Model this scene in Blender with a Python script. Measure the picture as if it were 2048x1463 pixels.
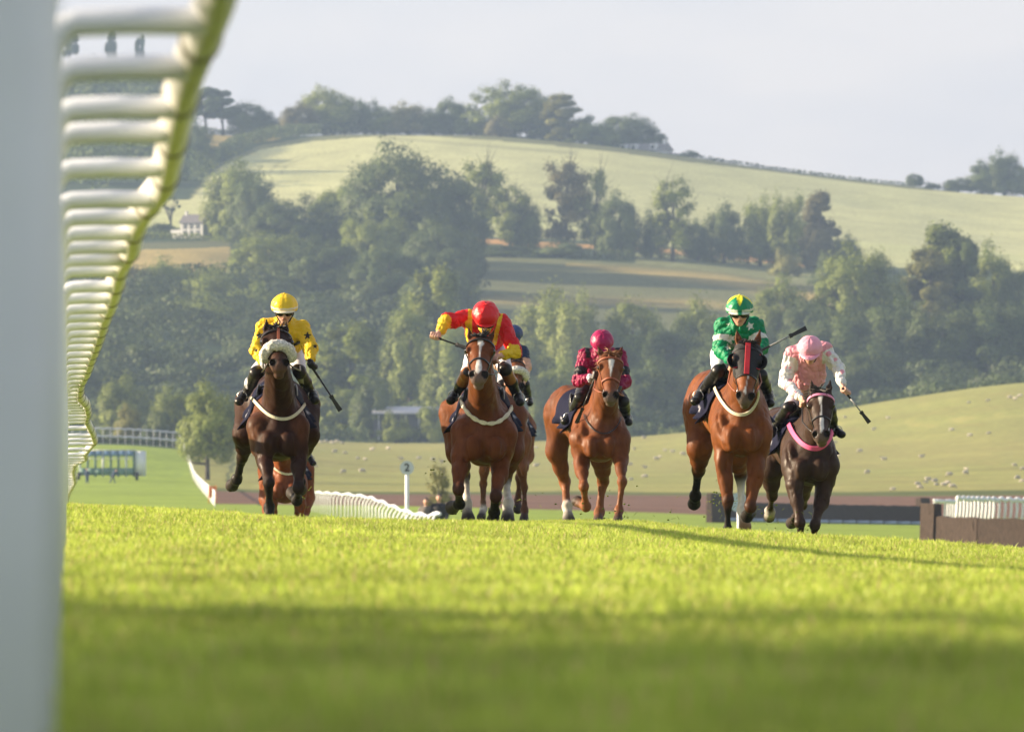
import bpy, math, random, bmesh
import numpy as np
from mathutils import Vector, Matrix

for o in list(bpy.data.objects):
    bpy.data.objects.remove(o)
SC = bpy.context.scene
COL = SC.collection
R = math.radians
PARTS = globals().get('PARTS_OVERRIDE', None)

# ------------------------------------------------------------------ camera
FPX = 300.0 / 36.0 * 2048.0      # focal length in photo pixels
CZ = 0.30                        # camera height
HOR = 1000.0                     # horizon row in the photo
def P(x, y, D):
    """place a feature seen at photo pixel (x, y) that stands D metres away"""
    return Vector(((x - 1024.0) / FPX * D, D, CZ + (HOR - y) / FPX * D))

cam = bpy.data.cameras.new('camera')
cam.lens = 300.0
cam.sensor_width = 36.0
cam.shift_y = (HOR - 731.5) / 2048.0
cam.clip_start = 0.2
cam.clip_end = 12000
cam.dof.use_dof = True
cam.dof.focus_distance = 78.0
cam.dof.aperture_fstop = 9.5
cam.dof.aperture_blades = 9
cam_o = bpy.data.objects.new('camera', cam)
cam_o.location = (0, 0, CZ)
cam_o.rotation_euler = (R(90), 0, 0)
COL.objects.link(cam_o)
SC.camera = cam_o

# ------------------------------------------------------------------ light
SUN_EL = 17.0
SUN_AZ = 6.0    # degrees behind the left side of the picture
sun = bpy.data.lights.new('sun', 'SUN')
sun.energy = 5.0
sun.angle = R(0.6)
sun.color = (1.0, 0.81, 0.56)
sun_o = bpy.data.objects.new('sun', sun)
d_to_sun = Vector((-math.cos(R(SUN_AZ)) * math.cos(R(SUN_EL)),
                   math.sin(R(SUN_AZ)) * math.cos(R(SUN_EL)), math.sin(R(SUN_EL))))
sun_o.rotation_euler = d_to_sun.to_track_quat('Z', 'Y').to_euler()
COL.objects.link(sun_o)

w = bpy.data.worlds.new('World')
SC.world = w
w.use_nodes = True
nt = w.node_tree
nt.nodes.clear()
sky = nt.nodes.new('ShaderNodeTexSky')
sky.sky_type = 'NISHITA'
sky.sun_disc = False
sky.sun_elevation = R(SUN_EL)
sky.sun_rotation = math.atan2(d_to_sun.x, d_to_sun.y)
sky.air_density = 1.0
sky.dust_density = 2.5
sky.ozone_density = 1.0
tc = nt.nodes.new('ShaderNodeTexCoord')
mp = nt.nodes.new('ShaderNodeMapping')
mp.inputs['Scale'].default_value = (1.0, 1.0, 3.0)
nz = nt.nodes.new('ShaderNodeTexNoise')
nz.inputs['Scale'].default_value = 14.0
nz.inputs['Detail'].default_value = 4.0
nz.inputs['Roughness'].default_value = 0.5
rp = nt.nodes.new('ShaderNodeValToRGB')
rp.color_ramp.elements[0].position = 0.40
rp.color_ramp.elements[0].color = (5.45, 5.12, 5.25, 1)
rp.color_ramp.elements[1].position = 0.60
rp.color_ramp.elements[1].color = (6.55, 5.90, 5.6, 1)
mx = nt.nodes.new('ShaderNodeMixRGB')
sep = nt.nodes.new('ShaderNodeSeparateXYZ')
nt.links.new(tc.outputs['Generated'], sep.inputs[0])
mrz = nt.nodes.new('ShaderNodeMapRange')
mrz.inputs['From Min'].default_value = 0.05
mrz.inputs['From Max'].default_value = 0.60
mrz.inputs['To Min'].default_value = 0.90
mrz.inputs['To Max'].default_value = 0.30
nt.links.new(sep.outputs['Z'], mrz.inputs['Value'])
mry = nt.nodes.new('ShaderNodeMapRange')       # bank of pale haze ahead, clearer sky behind the camera
mry.inputs['From Min'].default_value = -0.35
mry.inputs['From Max'].default_value = 0.45
mry.inputs['To Min'].default_value = 0.65
mry.inputs['To Max'].default_value = 1.0
nt.links.new(sep.outputs['Y'], mry.inputs['Value'])
mml = nt.nodes.new('ShaderNodeMath')
mml.operation = 'MULTIPLY'
nt.links.new(mrz.outputs[0], mml.inputs[0])
nt.links.new(mry.outputs[0], mml.inputs[1])
nt.links.new(mml.outputs[0], mx.inputs[0])
bg = nt.nodes.new('ShaderNodeBackground')
bg.inputs['Strength'].default_value = 0.065
wo = nt.nodes.new('ShaderNodeOutputWorld')
nt.links.new(tc.outputs['Generated'], mp.inputs['Vector'])
nt.links.new(mp.outputs[0], nz.inputs['Vector'])
nt.links.new(nz.outputs['Fac'], rp.inputs[0])
nt.links.new(sky.outputs[0], mx.inputs[1])
nt.links.new(rp.outputs[0], mx.inputs[2])
nt.links.new(mx.outputs[0], bg.inputs[0])
nt.links.new(bg.outputs[0], wo.inputs[0])

SC.view_settings.view_transform = 'Standard'
SC.view_settings.look = 'None'
SC.view_settings.exposure = 1.42
SC.view_settings.gamma = 1.0
SC.cycles.use_denoising = True
try:
    SC.cycles.denoiser = 'OPENIMAGEDENOISE'
except Exception:
    pass
SC.cycles.max_bounces = 6
SC.cycles.volume_bounces = 0
SC.cycles.transparent_max_bounces = 8
SC.cycles.use_adaptive_sampling = True
SC.cycles.adaptive_threshold = 0.01

# ------------------------------------------------------------------ helpers
def tag(o, label=None, cat=None, group=None, kind=None):
    if label: o['label'] = label
    if cat: o['category'] = cat
    if group: o['group'] = group
    if kind: o['kind'] = kind
    return o

def empty(name, loc=(0, 0, 0), rz=0.0, label=None, cat=None, group=None, parent=None):
    o = bpy.data.objects.new(name, None)
    o.empty_display_size = 0.2
    o.location = loc
    o.rotation_euler = (0, 0, rz)
    COL.objects.link(o)
    if parent: o.parent = parent
    tag(o, label, cat, group)
    return o

def mesh_obj(name, V, F, mat=None, parent=None, smooth=True, cols=None, world=True):
    """V in world space; if parented the vertices are moved into the parent's space"""
    V = np.asarray(V, dtype=float).reshape(-1, 3)
    if parent is not None and world:
        root = parent
        off = Vector((0, 0, 0)); rz = 0.0
        while root is not None:
            off += root.location
            root = root.parent
        V = V - np.array(off)
    me = bpy.data.meshes.new(name)
    F = [list(map(int, f)) for f in F] if not isinstance(F, np.ndarray) else F.tolist()
    me.from_pydata(V.tolist(), [], F)
    me.polygons.foreach_set('use_smooth', [smooth] * len(me.polygons))
    if cols is not None:
        a = me.color_attributes.new('col', 'FLOAT_COLOR', 'POINT')
        c = np.ones((len(V), 4)); c[:, :3] = cols
        a.data.foreach_set('color', c.ravel())
    if mat is not None:
        me.materials.append(mat)
    me.update()
    o = bpy.data.objects.new(name, me)
    COL.objects.link(o)
    if parent is not None: o.parent = parent
    return o

def copy_tree(o, parent=None):
    c = o.copy()
    COL.objects.link(c)
    if parent is not None:
        c.parent = parent
    for ch in o.children:
        copy_tree(ch, c)
    return c

def mat(name, color=(0.5, 0.5, 0.5), rough=0.6, attr=False, noise=0.0, nscale=20.0, bump=0.0, bscale=60.0,
        metal=0.0, spec=0.5, trans=0.0, sheen=0.0, subsurf=0.0, coat=0.0, nvec='Object', bdist=0.01, stretch=None):
    m = bpy.data.materials.new(name)
    m.use_nodes = True
    nt = m.node_tree
    b = nt.nodes['Principled BSDF']
    out = nt.nodes['Material Output']
    b.inputs['Roughness'].default_value = rough
    b.inputs['Metallic'].default_value = metal
    b.inputs['Specular IOR Level'].default_value = spec
    if sheen: b.inputs['Sheen Weight'].default_value = sheen
    if coat: b.inputs['Coat Weight'].default_value = coat; b.inputs['Coat Roughness'].default_value = 0.15
    if subsurf:
        b.inputs['Subsurface Weight'].default_value = subsurf
        b.inputs['Subsurface Radius'].default_value = (0.02, 0.008, 0.004)
    tcn = nt.nodes.new('ShaderNodeTexCoord')
    vec = tcn.outputs[nvec]
    if stretch:
        mpn = nt.nodes.new('ShaderNodeMapping'); mpn.inputs['Scale'].default_value = stretch
        nt.links.new(vec, mpn.inputs[0]); vec = mpn.outputs[0]
    if attr:
        a = nt.nodes.new('ShaderNodeAttribute'); a.attribute_name = 'col'
        csock = a.outputs['Color']
    else:
        rgb = nt.nodes.new('ShaderNodeRGB'); rgb.outputs[0].default_value = (*color, 1)
        csock = rgb.outputs[0]
    if noise:
        n = nt.nodes.new('ShaderNodeTexNoise'); n.inputs['Scale'].default_value = nscale; n.inputs['Detail'].default_value = 5
        nt.links.new(vec, n.inputs['Vector'])
        mr = nt.nodes.new('ShaderNodeMapRange')
        mr.inputs['From Min'].default_value = 0.3; mr.inputs['From Max'].default_value = 0.7
        mr.inputs['To Min'].default_value = 1 - noise; mr.inputs['To Max'].default_value = 1 + noise
        nt.links.new(n.outputs['Fac'], mr.inputs['Value'])
        mu = nt.nodes.new('ShaderNodeVectorMath'); mu.operation = 'SCALE'
        nt.links.new(csock, mu.inputs[0]); nt.links.new(mr.outputs[0], mu.inputs['Scale'])
        csock = mu.outputs[0]
    nt.links.new(csock, b.inputs['Base Color'])
    if bump:
        n2 = nt.nodes.new('ShaderNodeTexNoise'); n2.inputs['Scale'].default_value = bscale; n2.inputs['Detail'].default_value = 4
        nt.links.new(vec, n2.inputs['Vector'])
        bp = nt.nodes.new('ShaderNodeBump'); bp.inputs['Strength'].default_value = bump; bp.inputs['Distance'].default_value = bdist
        nt.links.new(n2.outputs['Fac'], bp.inputs['Height']); nt.links.new(bp.outputs[0], b.inputs['Normal'])
    if trans:
        tr = nt.nodes.new('ShaderNodeBsdfTranslucent'); ms = nt.nodes.new('ShaderNodeMixShader')
        ms.inputs[0].default_value = trans
        nt.links.new(csock, tr.inputs['Color'])
        nt.links.new(b.outputs[0], ms.inputs[1]); nt.links.new(tr.outputs[0], ms.inputs[2])
        nt.links.new(ms.outputs[0], out.inputs['Surface'])
    return m

class MB:
    """collects simple shapes into one mesh"""
    def __init__(s): s.V = []; s.F = []; s.n = 0
    def add(s, V, F):
        s.V += [tuple(v) for v in V]; s.F += [[i + s.n for i in f] for f in F]; s.n += len(V)
    def box(s, c, d, rz=0.0, rx=0.0):
        c = Vector(c); M = Matrix.Rotation(rz, 3, 'Z') @ Matrix.Rotation(rx, 3, 'X')
        V = [c + M @ Vector((sx * d[0] / 2, sy * d[1] / 2, sz * d[2] / 2)) for sx in (-1, 1) for sy in (-1, 1) for sz in (-1, 1)]
        s.add(V, [[0, 1, 3, 2], [4, 6, 7, 5], [0, 4, 5, 1], [2, 3, 7, 6], [0, 2, 6, 4], [1, 5, 7, 3]])
    def hexa(s, bot, top):
        s.add(list(bot) + list(top), [[3, 2, 1, 0], [4, 5, 6, 7], [0, 1, 5, 4], [1, 2, 6, 5], [2, 3, 7, 6], [3, 0, 4, 7]])
    def tube(s, pts, r, n=10, caps=True, flat=1.0, up=None):
        pts = [Vector(p) for p in pts]
        rs = r if hasattr(r, '__len__') else [r] * len(pts)
        rings = []
        prev = None
        for i, p in enumerate(pts):
            t = (pts[min(i + 1, len(pts) - 1)] - pts[max(i - 1, 0)])
            if t.length < 1e-9: t = Vector((0, 0, 1))
            t.normalize()
            if prev is None:
                u = Vector(up) if up else (Vector((0, 0, 1)) if abs(t.z) < 0.9 else Vector((1, 0, 0)))
            else:
                u = prev
            u = u - t * u.dot(t)
            if u.length < 1e-6: u = Vector((1, 0, 0)) - t * t.x
            u.normalize(); prev = u
            v = t.cross(u)
            rings.append([p + (u * math.cos(a) + v * math.sin(a) * flat) * rs[i] for a in [2 * math.pi * k / n for k in range(n)]])
        V = [v for rg in rings for v in rg]
        F = []
        for i in range(len(pts) - 1):
            for k in range(n):
                F.append([i * n + k, i * n + (k + 1) % n, (i + 1) * n + (k + 1) % n, (i + 1) * n + k])
        if caps:
            F.append(list(range(n))[::-1]); F.append([(len(pts) - 1) * n + k for k in range(n)])
        s.add(V, F)
    def ball(s, c, r, n=10, sc=(1, 1, 1)):
        c = Vector(c); V = []; F = []
        for i in range(n + 1):
            th = math.pi * i / n
            for k in range(2 * n):
                ph = math.pi * k / n
                V.append(c + Vector((math.sin(th) * math.cos(ph) * sc[0], math.sin(th) * math.sin(ph) * sc[1], math.cos(th) * sc[2])) * r)
        for i in range(n):
            for k in range(2 * n):
                a = i * 2 * n + k; b = i * 2 * n + (k + 1) % (2 * n)
                F.append([a, a + 2 * n, b + 2 * n, b])
        s.add(V, F)
    def build(s, name, m, parent=None, smooth=True):
        return mesh_obj(name, s.V, s.F, m, parent, smooth)

def smoothstep(a, b, x):
    t = np.clip((x - a) / (b - a), 0, 1)
    return t * t * (3 - 2 * t)

def vnoise(x, y, seed=0):
    """cheap smooth 2-D noise, about -1..1"""
    xi = np.floor(x).astype(int); yi = np.floor(y).astype(int)
    fx = x - xi; fy = y - yi
    fx = fx * fx * (3 - 2 * fx); fy = fy * fy * (3 - 2 * fy)
    def h(a, b):
        n = (a * 374761393 + b * 668265263 + seed * 1442695041) & 0x7fffffff
        n = ((n ^ (n >> 13)) * 1274126177) & 0x7fffffff
        return ((n ^ (n >> 16)) & 0xffff) / 32767.5 - 1
    return (h(xi, yi) * (1 - fx) + h(xi + 1, yi) * fx) * (1 - fy) + (h(xi, yi + 1) * (1 - fx) + h(xi + 1, yi + 1) * fx) * fy
# ------------------------------------------------------------------ terrain
TX = np.array([-3000, 0, 130, 260, 400, 570, 768, 1024, 1280, 1536, 1792, 2048, 5000.])
TROWS = [  # distance, photo row of the ground at each column above
 (1.0,  None, -0.0), (6.0, None, -0.0),
 (11,   [1460]*13), (20, [1245,1245,1247,1249,1250,1253,1256,1258,1260,1262,1264,1266,1290]),
 (40,   [1089,1099,1104,1108,1112,1117,1122,1130,1137,1144,1150,1156,1224]),
 (52,   [1031,1045,1051,1057,1063,1071,1081,1091,1101,1111,1122,1135,1249]),
 (62,   [1004,1018,1023,1028,1035,1046,1052,1058,1066,1077,1092,1111,1252]),
 (67,   [1002,1016,1022,1027,1034,1047,1052,1057,1065,1078,1092,1110,1252]),
 (78,   [1000,1014,1020,1026,1038,1060,1058,1057,1066,1100,1104,1114,1248]),
 (90,   [1000,1013,1019,1028,1042,1072,1064,1054,1052,1096,1104,1114,1244]),
 (115,  [1015,1030,1038,1050,1066,1106,1082,1054,1060,1096,1108,1118,1230]),
 (140,  [1038,1050,1058,1070,1086,1112,1104,1096,1096,1108,1118,1126,1220]),
 (200,  [1080,1090,1096,1102,1108,1114,1118,1120,1122,1125,1130,1136,1200]),
 (300,  [1082,1090,1096,1098,1100,1100,1105,1108,1110,1112,1116,1122,1160]),
 (450,  [1030,1028,1030,1032,1034,1037,1045,1052,1060,1068,1073,1080,1100]),
 (630,  [1014,1014,1015,1015,1016,1018,1022,1026,1033,1041,1047,1052,1060]),
 (700,  [1004,1004,1004,1005,1006,1008,1010,1016,1023,1032,1034,1034,1040]),
 (900,  [ 972, 975, 975, 976, 980, 987, 990, 991, 992, 992, 992, 990, 985]),
 (1000, [ 952, 955, 955, 956, 962, 968, 972, 972, 972, 971, 970, 966, 950]),
 (1150, [ 892, 893, 893, 895, 908, 930, 944, 945, 944, 940, 934, 922, 880]),
 (1300, [ 875, 880, 880, 883, 890, 905, 915, 920, 917, 903, 888, 866, 800]),
 (1500, [ 865, 870, 870, 873, 876, 882, 889, 884, 873, 846, 802, 768, 720]),
 (1600, [ 850, 850, 850, 855, 865, 872, 880, 880, 872, 852, 815, 790, 740]),
 (1750, [ 690, 695, 700, 700, 710, 720, 740, 760, 760, 760, 750, 730, 640]),
 (1900, [ 600, 610, 612, 612, 620, 640, 650, 665, 665, 665, 660, 650, 580]),
 (2020, [ 535, 540, 540, 540, 545, 575, 600, 610, 630, 640, 630, 610, 560]),
 (2100, [ 505, 508, 508, 508, 512, 540, 560, 578, 590, 595, 592, 580, 540]),
 (2200, [ 480, 484, 484, 484, 486, 500, 515, 518, 528, 545, 550, 545, 520]),
 (2280, [ 462, 466, 468, 470, 474, 480, 490, 496, 505, 518, 530, 532, 510]),
 (2400, [ 400, 412, 418, 420, 420, 420, 425, 438, 455, 475, 495, 515, 500]),
 (2600, [ 280, 320, 330, 335, 340, 340, 340, 350, 375, 405, 430, 455, 450]),
 (2800, [ 170, 205, 220, 240, 266, 270, 269, 276, 302, 338, 370, 394, 400]),
 (3000, [ 110, 150, 170, 205, 285, 300, 300, 305, 330, 365, 395, 420, 430]),
 (3400, [  60, 120, 150, 230, 360, 380, 380, 380, 400, 430, 460, 480, 500]),
 (4200, [ 300, 330, 360, 400, 480, 500, 500, 500, 510, 530, 550, 560, 560]),
 (9000, [ 930]*13)]
TD = np.array([r[0] for r in TROWS], dtype=float)
TZ = np.array([[CZ + (HOR - y) * r[0] / FPX for y in r[1]] if r[1] is not None else [r[2]] * 13 for r in TROWS])

def _catmull(xs, Y, xq):
    """monotone-ish cubic through rows Y (n, m) at xs, sampled at xq"""
    n = len(xs)
    d = (Y[1:] - Y[:-1]) / (xs[1:] - xs[:-1])[:, None]
    m = np.zeros_like(Y)
    m[0] = d[0]; m[-1] = d[-1]
    same = (d[1:] * d[:-1]) > 0
    m[1:-1] = np.where(same, 2 * d[1:] * d[:-1] / np.where(same, d[1:] + d[:-1], 1), 0)
    i = np.clip(np.searchsorted(xs, xq) - 1, 0, n - 2)
    h = (xs[i + 1] - xs[i]); t = np.clip((xq - xs[i]) / h, 0, 1)
    t = t[:, None]; h = h[:, None]
    return ((2*t**3 - 3*t**2 + 1) * Y[i] + (t**3 - 2*t**2 + t) * h * m[i] + (-2*t**3 + 3*t**2) * Y[i+1] + (t**3 - t**2) * h * m[i+1])

def ground_z(X, D):
    X = np.atleast_1d(np.asarray(X, float)); D = np.atleast_1d(np.asarray(D, float))
    D = np.maximum(D, 1.0)
    rows = _catmull(TD, TZ, D)                       # (q, 13)
    px = np.clip(X / D * FPX + 1024, TX[0], TX[-1])
    i = np.clip(np.searchsorted(TX, px) - 1, 0, len(TX) - 2)
    # cubic across columns
    q = np.arange(len(px))
    d = (rows[:, 1:] - rows[:, :-1]) / (TX[1:] - TX[:-1])
    m = np.zeros_like(rows); m[:, 0] = d[:, 0]; m[:, -1] = d[:, -1]
    m[:, 1:-1] = 0.5 * (d[:, 1:] + d[:, :-1])
    h = TX[i + 1] - TX[i]; t = (px - TX[i]) / h
    return ((2*t**3 - 3*t**2 + 1) * rows[q, i] + (t**3 - 2*t**2 + t) * h * m[q, i] + (-2*t**3 + 3*t**2) * rows[q, i+1] + (t**3 - t**2) * h * m[q, i+1])

def G(x, D):
    """ground point under photo column x at distance D"""
    X = (x - 1024.0) / FPX * D
    return Vector((X, D, float(ground_z(X, D)[0])))

def interp(pts, x):
    return np.interp(x, [p[0] for p in pts], [p[1] for p in pts])

def build_ground():
    xs = np.unique(np.concatenate([np.linspace(-9000, -300, 20), np.linspace(-300, 2350, 400), np.linspace(2350, 11000, 20)]))
    Ds = np.unique(np.concatenate([np.linspace(1.2, 12, 14), np.linspace(12, 150, 170), np.linspace(150, 700, 110), np.linspace(700, 1560, 160),
                                   np.linspace(1560, 2900, 320), np.linspace(2900, 4200, 40), np.linspace(4200, 8000, 8)]))
    PX, DD = np.meshgrid(xs, Ds)
    Xw = (PX - 1024) / FPX * DD
    Z = ground_z(Xw.ravel(), DD.ravel()).reshape(PX.shape)
    Z = Z + np.where(DD > 1600, vnoise(Xw / 40, DD / 40, 3) * 0.6, 0) + np.where((DD > 700), vnoise(Xw / 60, DD / 60, 5) * 0.25, 0)
    Y = HOR - (Z - CZ) / DD * FPX                       # photo row, used to find which field a point lies in
    # field colours (real albedo of each field)
    turf = np.array([0.20, 0.25, 0.03]); past = np.array([0.29, 0.28, 0.09]); earth = np.array([0.17, 0.095, 0.065])
    wheat = np.array([0.51, 0.52, 0.26]); straw = np.array([0.42, 0.33, 0.12]); meadow = np.array([0.14, 0.15, 0.065]); dark = np.array([0.03, 0.05, 0.02])
    n1 = vnoise(Xw / 9, DD / 14, 1); n2 = vnoise(Xw / 2.3, DD / 5, 2); n3 = vnoise(Xw / 60, DD / 80, 7)
    C = np.ones(PX.shape + (3,)) * turf
    def put(mask, col, soft=None):
        mm = mask.astype(float)[..., None] if mask.dtype == bool else mask[..., None]
        nonlocal C
        C = C * (1 - mm) + np.asarray(col) * mm
    far_turf = np.array([0.25, 0.34, 0.05])
    put(smoothstep(300, 450, DD), far_turf)
    # stripes of mown turf on the far left course
    st = 0.5 + 0.5 * np.sin(DD / 5.5)
    put(((DD > 650) & (DD < 1170)).astype(float) * st * 0.25, far_turf * 1.25)
    edge = interp([(640, 432), (700, 425), (900, 400), (1000, 385), (1170, 368)], DD) + n1 * 1.0
    right = smoothstep(0, 10, PX - edge)
    put(right * smoothstep(690, 700, DD), earth)
    put(right * smoothstep(898, 915, DD + n1 * 4), past)
    put(right * smoothstep(898, 912, DD + n1*3) * (1 - smoothstep(925, 950, DD + n1 * 8)), past * 0.4 * np.array([.8, 1.05, .7]))
    put(right * ((DD > 950) & (DD < 1560)).astype(float) * np.clip(0.5 + n3 * 0.6 + n1 * 0.3, 0, 1) * 0.5, past * np.array([0.85, 1.0, 0.8]))
    put(right * ((DD > 950) & (DD < 1560)).astype(float) * np.clip(n1 * n2 * 2, 0, 1) * 0.3, straw)
    # faint track across the pasture
    tr = np.exp(-((DD - 1085 - PX * 0.012) / 4) ** 2)
    put(right * tr * 0.6, past * 0.45)
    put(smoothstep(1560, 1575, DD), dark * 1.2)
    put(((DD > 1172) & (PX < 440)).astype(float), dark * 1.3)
    far = DD > 1650
    # meadow in the middle of the slope
    top = interp([(900, 520), (960, 512), (1100, 517), (1280, 527), (1450, 545), (1640, 572)], PX)
    m = far & (PX > 880) & (PX < 1700) & (Y > top) & (Y < 660)
    put(m, meadow)
    s1 = interp([(1150, 530), (1300, 545), (1450, 560), (1600, 590), (1700, 610)], PX)
    put(m * np.exp(-((Y - s1) / interp([(1150, 3), (1400, 10), (1700, 14)], PX)) ** 2) * (PX > 1130), straw * 0.95)
    s2 = interp([(1000, 600), (1400, 606), (1700, 640)], PX)
    put(m * np.exp(-((Y - s2) / 9) ** 2) * 0.7, straw * 0.8)
    # hedge bank and orange strip above the meadow
    so = interp([(960, 482), (1100, 490), (1280, 497), (1450, 513), (1620, 530)], PX)
    put((far & (PX > 950) & (PX < 1640) & (abs(Y - so) < 5)), straw * np.array([1.1, 0.8, 0.8]))
    put((far & (PX > 1270) & (PX < 1640) & (Y > so + 5) & (Y < top)), meadow * 1.5)
    # straw field on the left
    lt = interp([(150, 502), (380, 497), (460, 493)], PX)
    put(far & (PX < 462) & (Y > lt) & (Y < 548), straw)
    put(far & (PX < 462) & (Y > lt - 14) & (Y <= lt), meadow * 0.9)
    # the big pale corn field
    ft = interp([(380, 400), (440, 335), (520, 300), (620, 283), (760, 272), (860, 272), (1000, 282), (1200, 300), (1380, 324), (1600, 350), (1820, 378), (2060, 395), (2400, 405)], PX)
    fb = interp([(280, 455), (430, 458), (700, 462), (960, 472), (1150, 480), (1300, 490), (1640, 520), (1800, 535), (2048, 545), (2400, 560)], PX)
    fieldm = far & (Y > ft) & (Y < fb) & (PX > 285)
    put(fieldm, wheat)
    put(fieldm.astype(float) * np.clip(n3 * 1.2, 0, 1) * 0.5, wheat * np.array([0.92, 1.02, 0.85]))
    put(fieldm.astype(float) * (0.5 + 0.5 * np.sin(DD / 7 + Xw * .02)) * 0.10, wheat * 0.75)
    # tramlines left by the tractor
    for dx in (0, 22):
        tx = interp([(348, 538 + dx), (330, 552 + dx), (315, 590 + dx), (300, 680 + dx), (292, 800)][::-1], Y)
        put(fieldm.astype(float) * np.exp(-((PX - tx) / 3.2) ** 2) * (Y > 296) * (Y < 350) * 0.6, wheat * 0.45)
    put(fieldm.astype(float) * np.exp(-((Y - (275 + (PX - 760) * 0.08)) / 3) ** 2) * (PX > 750) * (PX < 1150) * 0.6, wheat * 0.5)
    # lane / hedge bank above it
    put(far & (Y <= ft) & (Y > ft - 9) & (PX > 380), meadow * 1.1)
    lf = far & (PX > 385) & (PX < 560) & (Y > 262) & (Y < interp([(385, 310), (440, 298), (560, 278)], PX))
    put(lf, straw * 0.85)
    put(far & (Y < 262) & (PX < 640) & (PX > 385), straw)
    C = C * (1 + 0.10 * n1[..., None] + 0.06 * n2[..., None])
    C = np.clip(C, 0, 1)
    nr, nc = PX.shape
    V = np.stack([Xw, DD, Z], -1).reshape(-1, 3)
    idx = np.arange(nr * nc).reshape(nr, nc)
    F = np.stack([idx[:-1, :-1], idx[:-1, 1:], idx[1:, 1:], idx[1:, :-1]], -1).reshape(-1, 4)
    m_ = mat('ground_soil', attr=True, rough=0.95, spec=0.1, noise=0.22, nscale=0.9, bump=0.6, bscale=3.0, bdist=0.08)
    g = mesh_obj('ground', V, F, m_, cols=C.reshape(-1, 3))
    tag(g, kind='structure')
    # sheet behind and around the camera
    b = MB()
    b.add([(-60, 1.3, -0.004), (60, 1.3, -0.004), (60, -200, -0.004), (-60, -200, -0.004)], [[0, 3, 2, 1]])
    o = b.build('turf', mat('turf_sheet', (0.095, 0.17, 0.012), 0.95, noise=0.2, nscale=3), smooth=False)
    tag(o, kind='structure')
build_ground()

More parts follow.
